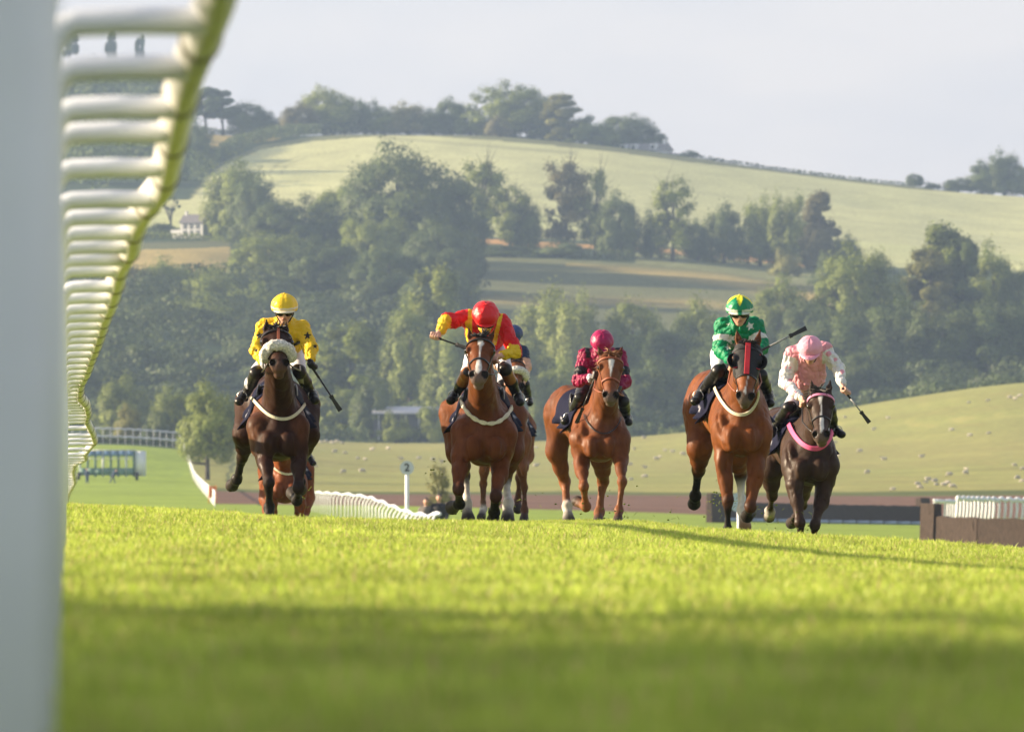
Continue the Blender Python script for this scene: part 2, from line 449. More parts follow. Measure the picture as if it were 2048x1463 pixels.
def build_grass():
    rng = np.random.default_rng(4)
    gm = mat('grass_blades', attr=True, rough=0.45, spec=0.35, trans=0.5)
    gn = gm.node_tree
    geo = gn.nodes.new('ShaderNodeNewGeometry')
    fac = None
    for sc_, lo_, hi_ in ((0.55, .88, 1.12), (3.2, .78, 1.18)):
        mpn = gn.nodes.new('ShaderNodeMapping'); mpn.inputs['Scale'].default_value = (sc_, sc_ * .55, 0.0)
        nn = gn.nodes.new('ShaderNodeTexNoise'); nn.inputs['Scale'].default_value = 1.0; nn.inputs['Detail'].default_value = 3
        mr = gn.nodes.new('ShaderNodeMapRange'); mr.inputs['From Min'].default_value = .35; mr.inputs['From Max'].default_value = .65
        mr.inputs['To Min'].default_value = lo_; mr.inputs['To Max'].default_value = hi_
        gn.links.new(geo.outputs['Position'], mpn.inputs[0]); gn.links.new(mpn.outputs[0], nn.inputs['Vector']); gn.links.new(nn.outputs['Fac'], mr.inputs['Value'])
        if fac is None: fac = mr.outputs[0]
        else:
            mm = gn.nodes.new('ShaderNodeMath'); mm.operation = 'MULTIPLY'; gn.links.new(fac, mm.inputs[0]); gn.links.new(mr.outputs[0], mm.inputs[1]); fac = mm.outputs[0]
    att = [n for n in gn.nodes if n.type == 'ATTRIBUTE'][0]
    vs = gn.nodes.new('ShaderNodeVectorMath'); vs.operation = 'SCALE'
    gn.links.new(att.outputs['Color'], vs.inputs[0]); gn.links.new(fac, vs.inputs['Scale'])
    for n_ in gn.nodes:
        if n_.type == 'BSDF_PRINCIPLED': gn.links.new(vs.outputs[0], n_.inputs['Base Color'])
        if n_.type == 'BSDF_TRANSLUCENT': gn.links.new(vs.outputs[0], n_.inputs['Color'])
    # one clump of blades
    def clump(n, rad, hmax, seed):
        r = np.random.default_rng(seed)
        V = []; F = []; C = []
        for i in range(n):
            a = r.uniform(0, 2*math.pi); rr = rad * math.sqrt(r.uniform()); x, y = rr * math.cos(a), rr * math.sin(a)
            h = hmax * r.uniform(0.45, 1.0); th = r.uniform(0, 2*math.pi); lean = r.uniform(0.1, 0.75) * h; la = r.uniform(0, 2*math.pi)
            wd = r.uniform(0.0016, 0.0034)
            dx, dy = math.cos(th) * wd, math.sin(th) * wd; lx, ly = math.cos(la) * lean, math.sin(la) * lean
            k = len(V)
            V += [(x-dx, y-dy, -0.01), (x+dx, y+dy, -0.01), (x+dx*.8+lx*.3, y+dy*.8+ly*.3, h*.6), (x-dx*.8+lx*.3, y-dy*.8+ly*.3, h*.6), (x+lx, y+ly, h)]
            F += [[k, k+1, k+2, k+3], [k+3, k+2, k+4]]
            t = r.uniform(); dry = r.uniform() < 0.09
            c = (0.60, 0.50, 0.22) if dry else (0.37 + 0.17*t, 0.49 + 0.13*t, 0.066 + 0.06 * t)
            C += [c] * 5
        return V, F, C
    protos = []
    for i in range(3):
        V, F, C = clump(150, 0.16, 0.047, 10 + i)
        protos.append((V, F, C))
    # scatter points: dense where the lens resolves them
    pts = []
    for D0, D1, dens in ((8, 20, 26), (20, 50, 22), (50, 70, 24), (70, 96, 28), (96, 122, 16)):
        n = int((D1 ** 2 - D0 ** 2) / 2 * 0.150 * dens)
        d = np.sqrt(rng.uniform(D0 ** 2, D1 ** 2, n)); px = rng.uniform(-180, 2260, n)
        X = (px - 1024) / FPX * d
        pts.append(np.stack([X, d, ground_z(X, d)], -1))
    pts = np.concatenate(pts)
    rng.shuffle(pts)
    print('grass clumps', len(pts))
    me = bpy.data.meshes.new('grass')
    me.from_pydata(pts.tolist(), [], [])
    g = bpy.data.objects.new('grass', me); COL.objects.link(g)
    tag(g, kind='stuff')
    g['label'] = 'short bright green turf of the racecourse in the foreground'
    g['category'] = 'grass'
    pcol = bpy.data.collections.new('grass_clumps')
    for V, F, C in protos:
        o = mesh_obj('grass_clump', V, F, gm, smooth=False, cols=np.array(C))
        COL.objects.unlink(o); pcol.objects.link(o)
    ng = bpy.data.node_groups.new('scatter_grass', 'GeometryNodeTree')
    ng.interface.new_socket('Geometry', in_out='INPUT', socket_type='NodeSocketGeometry')
    ng.interface.new_socket('Geometry', in_out='OUTPUT', socket_type='NodeSocketGeometry')
    N = ng.nodes
    gi = N.new('NodeGroupInput'); go = N.new('NodeGroupOutput')
    ci = N.new('GeometryNodeCollectionInfo'); ci.inputs['Collection'].default_value = pcol
    ci.inputs['Separate Children'].default_value = True; ci.inputs['Reset Children'].default_value = True
    iop = N.new('GeometryNodeInstanceOnPoints'); iop.inputs['Pick Instance'].default_value = True
    rr = N.new('FunctionNodeRandomValue'); rr.data_type = 'FLOAT_VECTOR'
    rr.inputs[0].default_value = (-0.12, -0.12, 0); rr.inputs[1].default_value = (0.12, 0.12, 6.283)
    rs = N.new('FunctionNodeRandomValue'); rs.data_type = 'FLOAT'
    rs.inputs[2].default_value = 0.6; rs.inputs[3].default_value = 1.35
    L = ng.links
    L.new(gi.outputs[0], iop.inputs['Points']); L.new(ci.outputs[0], iop.inputs['Instance'])
    L.new(rr.outputs[0], iop.inputs['Rotation']); L.new(rs.outputs[1], iop.inputs['Scale'])
    L.new(iop.outputs[0], go.inputs[0])
    md = g.modifiers.new('scatter', 'NODES'); md.node_group = ng
build_grass()
# ------------------------------------------------------------------ trees
LEAF_N = 0
def leaf_mat(name, base, var=0.35):
    m = mat(name, base, 0.6, attr=True, spec=0.25, trans=0.25, noise=0.25, nscale=0.25)
    return m
M_LEAF = leaf_mat('leaves', (1, 1, 1))
M_BARK = mat('bark', (0.10, 0.085, 0.07), 0.9, noise=0.3, nscale=3)

def rand_dirs(r, n):
    v = r.normal(size=(n, 3)); return v / np.linalg.norm(v, axis=1)[:, None]

def leaf_quads(r, cen, rad, n, size, up=0.25, squash=0.8, inner=0.55, gdir=None):
    """n leafy faces spread through a clump, most of them near its skin"""
    d = rand_dirs(r, n)
    rr = rad * (inner + (1 - inner) * r.uniform(size=n) ** 0.6)
    p = cen + d * rr[:, None] * np.array([1, 1, squash])
    nrm = d + rand_dirs(r, n) * 0.5; nrm[:, 2] += up
    if gdir is not None: nrm = nrm + gdir * 1.0
    nrm /= np.linalg.norm(nrm, axis=1)[:, None]
    a = np.cross(nrm, rand_dirs(r, n)); a /= np.linalg.norm(a, axis=1)[:, None] + 1e-9
    b = np.cross(nrm, a)
    s = size * r.uniform(0.55, 1.25, n)[:, None]
    q = r.uniform(0.5, 1.0, (n, 1))
    V = np.stack([p - a * s, p - b * s * q, p + a * s, p + b * s * q], 1)
    return V.reshape(-1, 3)

def make_crown(seed, h, w, style='round', leaves=5200, col=(0.07, 0.11, 0.028), size=None, big=False):
    """returns leaf V, colours, and trunk mesh builder; crown of height h (m) and width w, from the ground up"""
    r = np.random.default_rng(seed)
    base = {'round': 0.03, 'tall': 0.03, 'open': 0.16, 'pine': 0.36, 'bush': 0.0, 'bare': 0.5}[style]
    h0 = h * base
    H = h - h0
    clumps = []
    fine = 0.66 if big else 1.0
    nc = {'round': 74, 'tall': 50, 'open': 46, 'pine': 24, 'bush': 26, 'bare': 9}[style]
    if big: nc = 170
    main = r.integers(5, 8); ph0, ph1 = r.uniform(0, 6.28, 2)
    lobes = [(np.array([r.uniform(-.26, .26) * w, r.uniform(-.26, .26) * w, h0 + H * r.uniform(0.22, 0.7)]), r.uniform(0.24, 0.34)) for _ in range(main)]
    for i in range(nc * 4):
        if len(clumps) >= nc: break
        if style in ('round', 'bush'):
            d = rand_dirs(r, 1)[0]
            if d[2] < -0.65: continue
            ang = math.atan2(d[1], d[0])
            cr = w * r.uniform(0.10, 0.17) * fine
            lob = 1 + 0.10 * math.cos(2 * ang + ph0) + 0.09 * math.cos(3 * ang + ph1 + d[2] * 3)
            if i % 5 == 0: cr = w * 0.2; lob *= 0.55
            ax = np.array([w * .5, w * .5, H * (.60 if d[2] > 0 else .46)]) * lob
            c = np.array([0, 0, h0 + H * .42]) + d * np.maximum(ax - cr * .9, 0.05)
        elif style == 'tall':
            z = r.uniform(0.04, 0.96); ang = r.uniform(0, 2 * math.pi)
            prof = math.sin(math.pi * min(1, z * 0.85 + 0.15)) ** 0.45
            c = np.array([math.cos(ang) * w * 0.33 * prof * r.uniform(.6, 1), math.sin(ang) * w * 0.33 * prof, h0 + H * z])
            cr = w * r.uniform(0.13, 0.2)
        elif style == 'open':
            z = r.uniform(0.0, 0.95); ang = r.uniform(0, 2 * math.pi)
            prof = 0.6 + 0.4 * math.sin(math.pi * z)
            rad_ = w * 0.40 * prof * r.uniform(0.25, 1.0)
            c = np.array([math.cos(ang) * rad_, math.sin(ang) * rad_, h0 + H * z])
            cr = w * r.uniform(0.09, 0.17)
        elif style == 'bare':
            z = r.uniform(0.3, 0.95); ang = r.uniform(0, 2 * math.pi)
            c = np.array([math.cos(ang) * w * .35, math.sin(ang) * w * .35, h0 + H * z]); cr = w * r.uniform(0.05, 0.09)
        else:  # pine, flat layered tops
            z = r.uniform(0.1, 0.95); ang = r.uniform(0, 2 * math.pi)
            prof = 1.05 - 0.5 * z
            c = np.array([math.cos(ang) * w * 0.34 * prof, math.sin(ang) * w * 0.34 * prof, h0 + H * z])
            cr = w * r.uniform(0.12, 0.19)
        c[2] = max(c[2], h0 + cr * 0.4)
        if style not in ('round', 'bush'): c[2] = min(c[2], h - cr * 0.7)
        clumps.append((c, cr))
    Vs = []; Cs = []
    tot = sum(cr ** 2 for c, cr in clumps)
    size = size or 0.25 * (h / 15) ** 0.5
    if style == 'open': leaves = int(leaves * 0.42)
    if style == 'bare': leaves = int(leaves * 0.10)
    for c, cr in clumps:
        n = max(8, int(leaves * cr ** 2 / tot))
        tint = r.uniform(0.8, 1.25)
        gd = c - np.array([0, 0, h0 + H * .4]); gd = gd / (np.linalg.norm(gd) + 1e-6)
        V = leaf_quads(r, c, cr, n, size, gdir=gd, squash=0.75 if style != 'pine' else 0.62, inner=0.1 if style == 'open' else 0.55)
        Vs.append(V)
        yl = r.uniform(0.0, 0.25)
        colr = np.array(col) * tint + np.array([0.05, 0.04, 0]) * yl
        cc = np.repeat(colr[None] * r.uniform(0.75, 1.25, (n, 1)), 4, axis=0)
        Cs.append(cc)
    # loose sprays that roughen the outline
    n = int(leaves * 0.10)
    if style in ('round', 'tall', 'bush', 'open'):
        k = r.integers(0, len(clumps), n)
        cen = np.array([clumps[i][0] for i in k]); cr = np.array([clumps[i][1] for i in k])
        d = rand_dirs(r, n); d[:, 2] += 0.25
        p = cen + d * (cr * r.uniform(0.88, 1.06, n))[:, None]
        a = rand_dirs(r, n) * size * 0.8; b = rand_dirs(r, n) * size * 0.6
        Vs.append(np.stack([p - a, p - b, p + a, p + b], 1).reshape(-1, 3)); Cs.append(np.repeat(np.array(col)[None] * 1.1, 4 * n, axis=0))
    V = np.concatenate(Vs); C = np.concatenate(Cs)
    V[:, 2] = np.maximum(V[:, 2], 0.02)
    if style != 'bare':
        lo, hi = np.percentile(V, 0.4, axis=0), np.percentile(V, 99.6, axis=0)
        k = np.array([w / (hi[0] - lo[0]), w / (hi[1] - lo[1]), H / (hi[2] - lo[2])])
        o_ = np.array([(hi[0] + lo[0]) / 2, (hi[1] + lo[1]) / 2, lo[2]])
        V = (V - o_) * k + np.array([0, 0, h0])
        clumps = [((c - o_) * k + np.array([0, 0, h0]), cr) for c, cr in clumps]
    # trunk with limbs
    t = MB()
    tr = w * (0.030 if style != 'pine' else 0.022) + 0.12
    bend = r.uniform(-0.03, 0.03, 2) * w
    if style != 'bush':
        t.tube([(0, 0, -0.6), (bend[0] * .4, bend[1] * .4, h * 0.22), (bend[0], bend[1], h * 0.5), (bend[0] * 1.6, bend[1], h * 0.82)], [tr * 1.35, tr, tr * 0.62, tr * 0.15], n=7)
        nl = 7 if style in ('round', 'tall') else (16 if style in ('open', 'bare') else 8)
        for i in range(nl):
            c, cr = clumps[r.integers(0, len(clumps))]
            z0 = r.uniform(0.18, 0.55) * h
            z0 = min(z0, c[2] * 0.8)
            a = np.array([bend[0] * z0 / h * 2, bend[1] * z0 / h * 2, z0])
            mid = (a + c) / 2 + np.array([0, 0, -0.04 * h]) * r.uniform(-1, 1)
            q = tr * (0.42 if style != 'open' else 0.5)
            t.tube([a, mid, c], [q, q * 0.6, q * 0.15], n=5)
            if style in ('open', 'bare'):
                for _ in range(4):
                    e = c + rand_dirs(r, 1)[0] * cr * 2.2 + np.array([0, 0, cr])
                    t.tube([mid * 0.5 + c * 0.5, c * .6 + e * .4, e], [q * 0.4, q * 0.25, q * 0.06], n=4)
    else:
        for i in range(5):
            c, cr = clumps[r.integers(0, len(clumps))]
            t.tube([(0, 0, -0.3), c * 0.5, c], [tr * 0.6, tr * 0.35, 0.03], n=5)
    return V, C, t

def quads(n):
    return np.arange(n * 4).reshape(n, 4)

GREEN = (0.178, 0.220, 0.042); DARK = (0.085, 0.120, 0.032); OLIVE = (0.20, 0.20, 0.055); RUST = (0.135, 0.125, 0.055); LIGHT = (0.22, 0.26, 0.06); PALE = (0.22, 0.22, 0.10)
TREE_PROTOS = {}
def tree_proto(style, colname, seed, big=False):
    key = (style, colname, seed, big)
    if key in TREE_PROTOS: return TREE_PROTOS[key]
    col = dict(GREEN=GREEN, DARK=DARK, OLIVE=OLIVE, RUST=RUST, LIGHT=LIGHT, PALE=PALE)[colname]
    dims = {'round': (15, 15), 'tall': (18, 9), 'open': (17, 13), 'pine': (15, 11), 'bush': (6, 8), 'bare': (14, 10)}[style]
    V, C, t = make_crown(100 + seed * 17 + len(style) * 5, dims[0], dims[1], style, col=col, leaves=(52000 if big else 17000) if style != 'bush' else 6000, size=0.175 if big else None, big=big)
    cm = bpy.data.meshes.new('crown')
    n = len(V) // 4
    cm.from_pydata(V.tolist(), [], quads(n).tolist())
    a = cm.color_attributes.new('col', 'FLOAT_COLOR', 'POINT')
    c4 = np.ones((len(V), 4)); c4[:, :3] = C; a.data.foreach_set('color', c4.ravel())
    cm.materials.append(M_LEAF); cm.update()
    tm = bpy.data.meshes.new('trunk'); tm.from_pydata(t.V, [], t.F); tm.materials.append(M_BARK)
    tm.polygons.foreach_set('use_smooth', [True] * len(tm.polygons)); tm.update()
    TREE_PROTOS[key] = (cm, tm, dims)
    return TREE_PROTOS[key]

def tree(x, yb, yt, wpx, D, style, colname, label, seed=0, group=None, cat='tree', name=None):
    """x photo column, yt row of its top, wpx width; it grows from the ground at distance D"""
    s = D / FPX
    cm, tm, dims = tree_proto(style, colname, seed % 3, style == 'round' and wpx * s > 16)
    g = G(x, D)
    top = CZ + (HOR - yt) * s
    base = min(g.z, top - 2.0)
    hh = top - g.z
    if hh < (yb - yt) * s * 0.5: hh = (yb - yt) * s
    z0 = top - hh
    nm = name or {'round': 'broadleaf_tree', 'tall': 'tall_tree', 'open': 'open_tree', 'pine': 'pine_tree', 'bush': 'bush', 'bare': 'bare_tree'}[style]
    e = empty(nm, (g.x, g.y, z0), rz=(seed * 2.399) % 6.28, label=label, cat=cat, group=group)
    sw = wpx * s / dims[1] * (1.16 if D > 1100 else 1.0)
    e.scale = (sw, sw, hh / dims[0])
    for nme, me in (('crown', cm), ('trunk', tm)):
        o = bpy.data.objects.new(nme, me); COL.objects.link(o); o.parent = e
    return e

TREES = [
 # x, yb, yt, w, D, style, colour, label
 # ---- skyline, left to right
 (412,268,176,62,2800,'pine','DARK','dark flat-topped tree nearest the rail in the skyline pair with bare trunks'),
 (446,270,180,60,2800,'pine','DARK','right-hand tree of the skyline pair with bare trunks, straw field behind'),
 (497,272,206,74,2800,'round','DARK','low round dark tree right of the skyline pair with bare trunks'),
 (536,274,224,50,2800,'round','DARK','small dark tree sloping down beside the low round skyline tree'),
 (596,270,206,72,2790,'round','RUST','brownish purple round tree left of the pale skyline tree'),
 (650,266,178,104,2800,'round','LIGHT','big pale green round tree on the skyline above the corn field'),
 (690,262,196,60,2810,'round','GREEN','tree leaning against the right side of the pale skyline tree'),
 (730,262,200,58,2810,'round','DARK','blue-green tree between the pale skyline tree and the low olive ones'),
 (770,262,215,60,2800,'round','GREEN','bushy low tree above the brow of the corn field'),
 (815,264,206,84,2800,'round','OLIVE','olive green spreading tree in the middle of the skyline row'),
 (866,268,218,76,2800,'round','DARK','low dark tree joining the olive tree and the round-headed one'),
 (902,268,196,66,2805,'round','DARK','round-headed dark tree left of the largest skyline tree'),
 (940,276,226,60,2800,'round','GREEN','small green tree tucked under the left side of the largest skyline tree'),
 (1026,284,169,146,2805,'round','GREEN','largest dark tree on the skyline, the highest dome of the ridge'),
 (998,284,230,56,2780,'bush','RUST','tan bush at the foot of the largest skyline tree'),
 (1088,286,196,70,2810,'round','DARK','dark shoulder of foliage on the right of the largest skyline tree'),
 (1120,290,190,64,2790,'tall','OLIVE','tall olive tree between the two dark masses of the skyline'),
 (1162,296,232,86,2790,'round','DARK','low dark tree sloping down right of the tall olive tree'),
 (1205,300,246,60,2790,'round','GREEN','green tree just left of the broad tree over the white farmhouse'),
 (1254,302,232,110,2820,'round','DARK','broad dark tree standing over the white farmhouse'),
 (1306,305,258,46,2810,'tall','DARK','dark tree at the right end of the ridge, over the farmhouse chimney'),
 (1378,328,300,42,2790,'bush','DARK','lone small dark bush right of the white farmhouse'),
 (1830,382,348,32,2800,'round','DARK','small lone tree left of the far right skyline clump'),
 (1862,384,364,36,2800,'bush','DARK','low bush next to the small lone tree on the right skyline'),
 (1916,390,356,62,2800,'round','DARK','low round tree at the left of the far right skyline clump'),
 (1965,392,322,60,2800,'round','DARK','left tree of the tall clump on the right skyline'),
 (2008,393,303,74,2800,'round','DARK','highest tree of the clump on the right skyline'),
 (2052,396,330,60,2800,'round','GREEN','tree cut by the right edge of the photo on the skyline'),
 # ---- upper left behind the rail
 (388,330,238,66,2600,'round','DARK','dark tree behind the wobbling rail below the skyline pair'),
 (350,350,262,80,2580,'round','DARK','dark tree half hidden by the rail, left of the hedge bend'),
 (300,345,235,90,2650,'round','DARK','dark tree seen through the upper rail arms'),
 (230,320,215,110,2750,'round','DARK','wood-edge tree seen between the rail arms high on the left'),
 (180,240,125,90,3000,'round','DARK','skyline tree seen between the topmost rail arms'),
 (260,230,135,110,3000,'round','DARK','skyline tree just left of the rail at the top of the hill'),
 (320,235,140,90,3000,'round','DARK','skyline tree cut by the rail at the top left'),
 (140,150,38,30,3400,'pine','DARK','tall thin pine on the far skyline, the leftmost one by the near post'),
 (222,140,58,22,3400,'pine','DARK','small thin pine alone on the far skyline between rail arms'),
 (279,140,70,18,3400,'pine','DARK','smallest thin pine on the far skyline near the rail'),
 # ---- around the white cottage
 (472,478,322,112,2260,'round','GREEN','bushy green tree just right of the white cottage'),
 (510,490,350,90,2240,'round','DARK','dark tree on the right flank of the cottage tree'),
 (428,478,404,36,2275,'round','GREEN','small round tree touching the gable of the white cottage'),
 (342,474,392,44,2285,'bare','DARK','leafless forked tree left of the white cottage'),
 (320,476,446,60,2270,'bush','DARK','dark hedge bush left of the white cottage'),
 # ---- the dark mid-slope wood
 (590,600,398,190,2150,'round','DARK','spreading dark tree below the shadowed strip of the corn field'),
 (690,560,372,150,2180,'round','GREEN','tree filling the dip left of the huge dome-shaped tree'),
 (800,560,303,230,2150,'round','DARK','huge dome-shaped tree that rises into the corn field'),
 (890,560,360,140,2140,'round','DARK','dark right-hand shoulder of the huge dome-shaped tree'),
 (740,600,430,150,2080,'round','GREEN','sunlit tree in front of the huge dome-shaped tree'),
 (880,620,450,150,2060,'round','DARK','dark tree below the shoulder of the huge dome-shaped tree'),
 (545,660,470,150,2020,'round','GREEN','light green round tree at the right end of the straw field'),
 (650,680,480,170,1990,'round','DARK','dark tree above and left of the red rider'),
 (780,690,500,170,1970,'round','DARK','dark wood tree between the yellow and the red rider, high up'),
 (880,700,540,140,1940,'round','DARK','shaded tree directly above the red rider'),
 # ---- lower left wood
 (250,690,528,140,1960,'round','OLIVE','olive tree beside the rail below the straw field'),
 (335,690,526,150,1965,'round','GREEN','green tree under the left part of the straw field'),
 (420,700,536,130,1950,'round','GREEN','tree below the right corner of the straw field'),
 (500,720,570,130,1920,'round','GREEN','tree directly left of the yellow rider, upper row'),
 (200,780,620,130,1850,'round','GREEN','tree by the rail in the middle of the left wood'),
 (300,790,620,150,1840,'round','DARK','dark tree in the heart of the left wood'),
 (400,780,600,150,1850,'round','GREEN','bright-topped tree in the heart of the left wood'),
 (490,800,640,140,1820,'round','DARK','dark tree at the left shoulder of the yellow rider'),
 (215,850,710,110,1720,'round','GREEN','low tree behind the far white fence by the rail'),
 (300,850,690,140,1720,'round','DARK','low dark tree behind the pale bush at the far white fence'),
 (245,862,752,90,1500,'round','GREEN','rounded green tree at the foot of the left wood'),
 (160,862,730,90,1650,'round','DARK','dark tree seen between the lower rail arms'),
 (255,862,808,46,1300,'round','OLIVE','small pale yellowish bushy tree behind the far white fence'),
 (345,864,776,84,1350,'round','GREEN','middle-sized bright tree behind the far white fence'),
 (318,864,818,60,1330,'bush','DARK','low dark bush between the pale and the bright fence trees'),
 (415,930,764,116,1010,'round','GREEN','nearest broad tree with its trunk beside the white rail, left of the yellow rider'),
 (462,900,800,70,1200,'round','DARK','dark tree behind the hindquarters of the dark bay horse'),
 # ---- between the riders
 (700,884,650,130,1600,'tall','GREEN','tall conical tree right of the yellow rider'),
 (650,884,690,100,1620,'round','GREEN','tree touching the whip side of the yellow rider'),
 (745,884,760,80,1590,'round','DARK','low dark tree left of the long farm shed'),
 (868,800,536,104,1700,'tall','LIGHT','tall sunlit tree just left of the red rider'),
 (820,830,600,90,1680,'round','GREEN','tree with a dark flank behind the red rider whip hand'),
 (905,860,640,100,1650,'round','GREEN','bluish tree behind the left arm of the red rider'),
 (790,884,820,56,1565,'bush','GREEN','green bush in front of the left end of the farm shed'),
 (862,884,808,70,1565,'bush','GREEN','green bush in front of the right end of the farm shed'),
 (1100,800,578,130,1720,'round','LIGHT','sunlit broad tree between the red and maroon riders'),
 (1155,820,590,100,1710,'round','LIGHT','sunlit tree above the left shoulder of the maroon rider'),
 (1060,860,680,110,1640,'round','DARK','dark low tree behind the navy-capped rider'),
 (1120,880,720,120,1600,'round','GREEN','low green tree left of the maroon rider'),
 (1270,830,606,120,1720,'round','GREEN','tree right of the maroon cap, upper row'),
 (1350,840,640,120,1700,'round','DARK','dark tree between the maroon and green riders'),
 (1300,880,720,140,1620,'round','DARK','shaded low tree between the maroon and green riders'),
 (1400,860,600,110,1720,'round','GREEN','tree left of the green and yellow cap'),
 # ---- hedgerow across the hill
 (968,505,322,84,2240,'open','GREEN','open airy tree at the left end of the hill hedgerow'),
 (1020,508,372,70,2235,'open','GREEN','second airy tree of the hill hedgerow with visible limbs'),
 (1052,508,390,54,2240,'round','GREEN','small rounded tree right of the two airy hedgerow trees'),
 (1134,520,322,86,2235,'open','RUST','half-dead hedgerow tree with thin brownish upper branches'),
 (1190,520,340,70,2235,'open','GREEN','leaning hedgerow tree with its tuft of leaves beside the half-dead one'),
 (1238,525,386,86,2225,'round','DARK','dense dark tree of the hill hedgerow, in front of the row'),
 (1345,530,358,84,2220,'open','GREEN','airy hedgerow tree standing alone on a thick trunk'),
 (1302,510,420,52,2240,'round','DARK','dark hedgerow bush left of the airy tree on a thick trunk'),
 (1396,516,440,46,2240,'round','DARK','dark hedgerow bush right of the airy tree on a thick trunk'),
 (1448,508,408,76,2245,'round','DARK','rounded dark hedgerow tree left of the big pair'),
 (1520,512,396,80,2245,'round','GREEN','left half of the big pair of hedgerow trees'),
 (1580,514,390,80,2240,'round','GREEN','right half of the big pair of hedgerow trees'),
 (1640,545,386,66,2220,'tall','RUST','tall dark reddish columnar tree at the right end of the hedgerow'),
 (1690,530,470,60,2220,'round','DARK','low dark tree leaning on the tall columnar tree'),
 (1570,540,500,60,2190,'bush','OLIVE','scrubby olive bush on the bank below the hedgerow'),
 (1120,522,478,100,2215,'bush','DARK','dark thicket at the foot of the half-dead hedgerow tree'),
 (1010,514,490,90,2210,'bush','DARK','dark thicket under the airy hedgerow trees'),
 (1660,570,508,80,2150,'bush','DARK','dark bush above the round tree left of centre right wood'),
 # ---- right wood
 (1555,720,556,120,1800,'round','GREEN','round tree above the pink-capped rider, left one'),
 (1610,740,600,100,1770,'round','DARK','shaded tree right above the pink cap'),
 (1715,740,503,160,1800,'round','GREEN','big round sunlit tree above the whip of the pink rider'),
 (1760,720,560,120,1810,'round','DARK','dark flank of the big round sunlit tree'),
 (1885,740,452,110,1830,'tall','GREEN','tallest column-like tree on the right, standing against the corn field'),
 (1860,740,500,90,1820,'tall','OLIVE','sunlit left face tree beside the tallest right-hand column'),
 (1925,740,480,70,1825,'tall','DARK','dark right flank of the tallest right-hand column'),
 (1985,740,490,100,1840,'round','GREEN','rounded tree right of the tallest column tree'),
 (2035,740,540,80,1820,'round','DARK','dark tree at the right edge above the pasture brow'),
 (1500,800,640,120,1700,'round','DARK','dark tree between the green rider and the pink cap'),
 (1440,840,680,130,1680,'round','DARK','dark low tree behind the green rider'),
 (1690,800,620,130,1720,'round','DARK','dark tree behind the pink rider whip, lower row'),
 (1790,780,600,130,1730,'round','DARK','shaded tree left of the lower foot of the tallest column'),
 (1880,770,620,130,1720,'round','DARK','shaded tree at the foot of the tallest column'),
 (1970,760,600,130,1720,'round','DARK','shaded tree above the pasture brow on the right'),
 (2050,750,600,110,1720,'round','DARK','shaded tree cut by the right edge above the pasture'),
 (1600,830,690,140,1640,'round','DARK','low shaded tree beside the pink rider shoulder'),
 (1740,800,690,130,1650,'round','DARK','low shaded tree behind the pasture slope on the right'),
 (878,1010,930,52,420,'open','PALE','small thin sapling behind the two spectators'),
]
def build_trees():
    for i, t in enumerate(TREES):
        st = t[5]
        grp = 'trees along the ridge' if t[4] >= 2750 else ('hedgerow trees across the hill' if (2200 <= t[4] < 2260 and t[0] > 940) else 'trees of the valley wood')
        e = tree(*t[:7], label=t[7], seed=i * 7 + 3 + i // 5, group=grp, cat='bush' if st == 'bush' else 'tree')
        if t[7].startswith('nearest broad tree'):      # grazed clear of the ground, trunk showing
            e.children[0].scale = (1, 1, .83); e.children[0].location = (0, 0, 2.5)
build_trees()

def build_masses():
    # undergrowth and closed canopy of the wood, which nobody could count
    r = np.random.default_rng(77)
    Vs = []; Cs = []
    def blob(x, D, hm, wm, n, col, size=0.45):
        g = G(x, D)
        c = np.array([g.x, g.y, g.z + hm * 0.55])
        V = leaf_quads(r, np.zeros(3), 1.0, n, 1.0, squash=1.0, inner=0.75)
        q = V.reshape(n, 4, 3); cen = q.mean(1, keepdims=True)
        V = cen * np.array([wm / 2, wm / 2, hm * 0.5]) + (q - cen) * size + c
        Vs.append(V.reshape(-1, 3))
        Cs.append(np.repeat(np.array(col)[None] * r.uniform(0.7, 1.25, (n, 1)), 4, axis=0))
    for i in range(560):
        D = r.uniform(1590, 2080); x = r.uniform(120, 2120)
        y = HOR - (G(x, D).z - CZ) / D * FPX
        if 930 < x < 1600 and y < 690 and D > 1850: continue
        if x < 470 and y < 560: continue
        if 940 < x < 1640 and D > 1830: continue
        col = np.array(DARK) * r.uniform(0.6, 0.95)
        blob(x, D, r.uniform(3, 5.5), r.uniform(10, 16), 300, col)
    for i in range(50):      # left part of the wood up to the hill top, seen through the rail
        x = r.uniform(60, 380); D = r.uniform(2480, 3050)
        blob(x, D, r.uniform(9, 13), r.uniform(13, 18), 300, np.array(DARK) * r.uniform(0.9, 1.3), 0.7)
    V = np.concatenate(Vs); C = np.concatenate(Cs)
    o = mesh_obj('woodland', V, quads(len(V) // 4), M_LEAF, smooth=False, cols=C)
    tag(o, 'closed dark canopy of the valley wood between the separate trees', 'wood', kind='stuff')

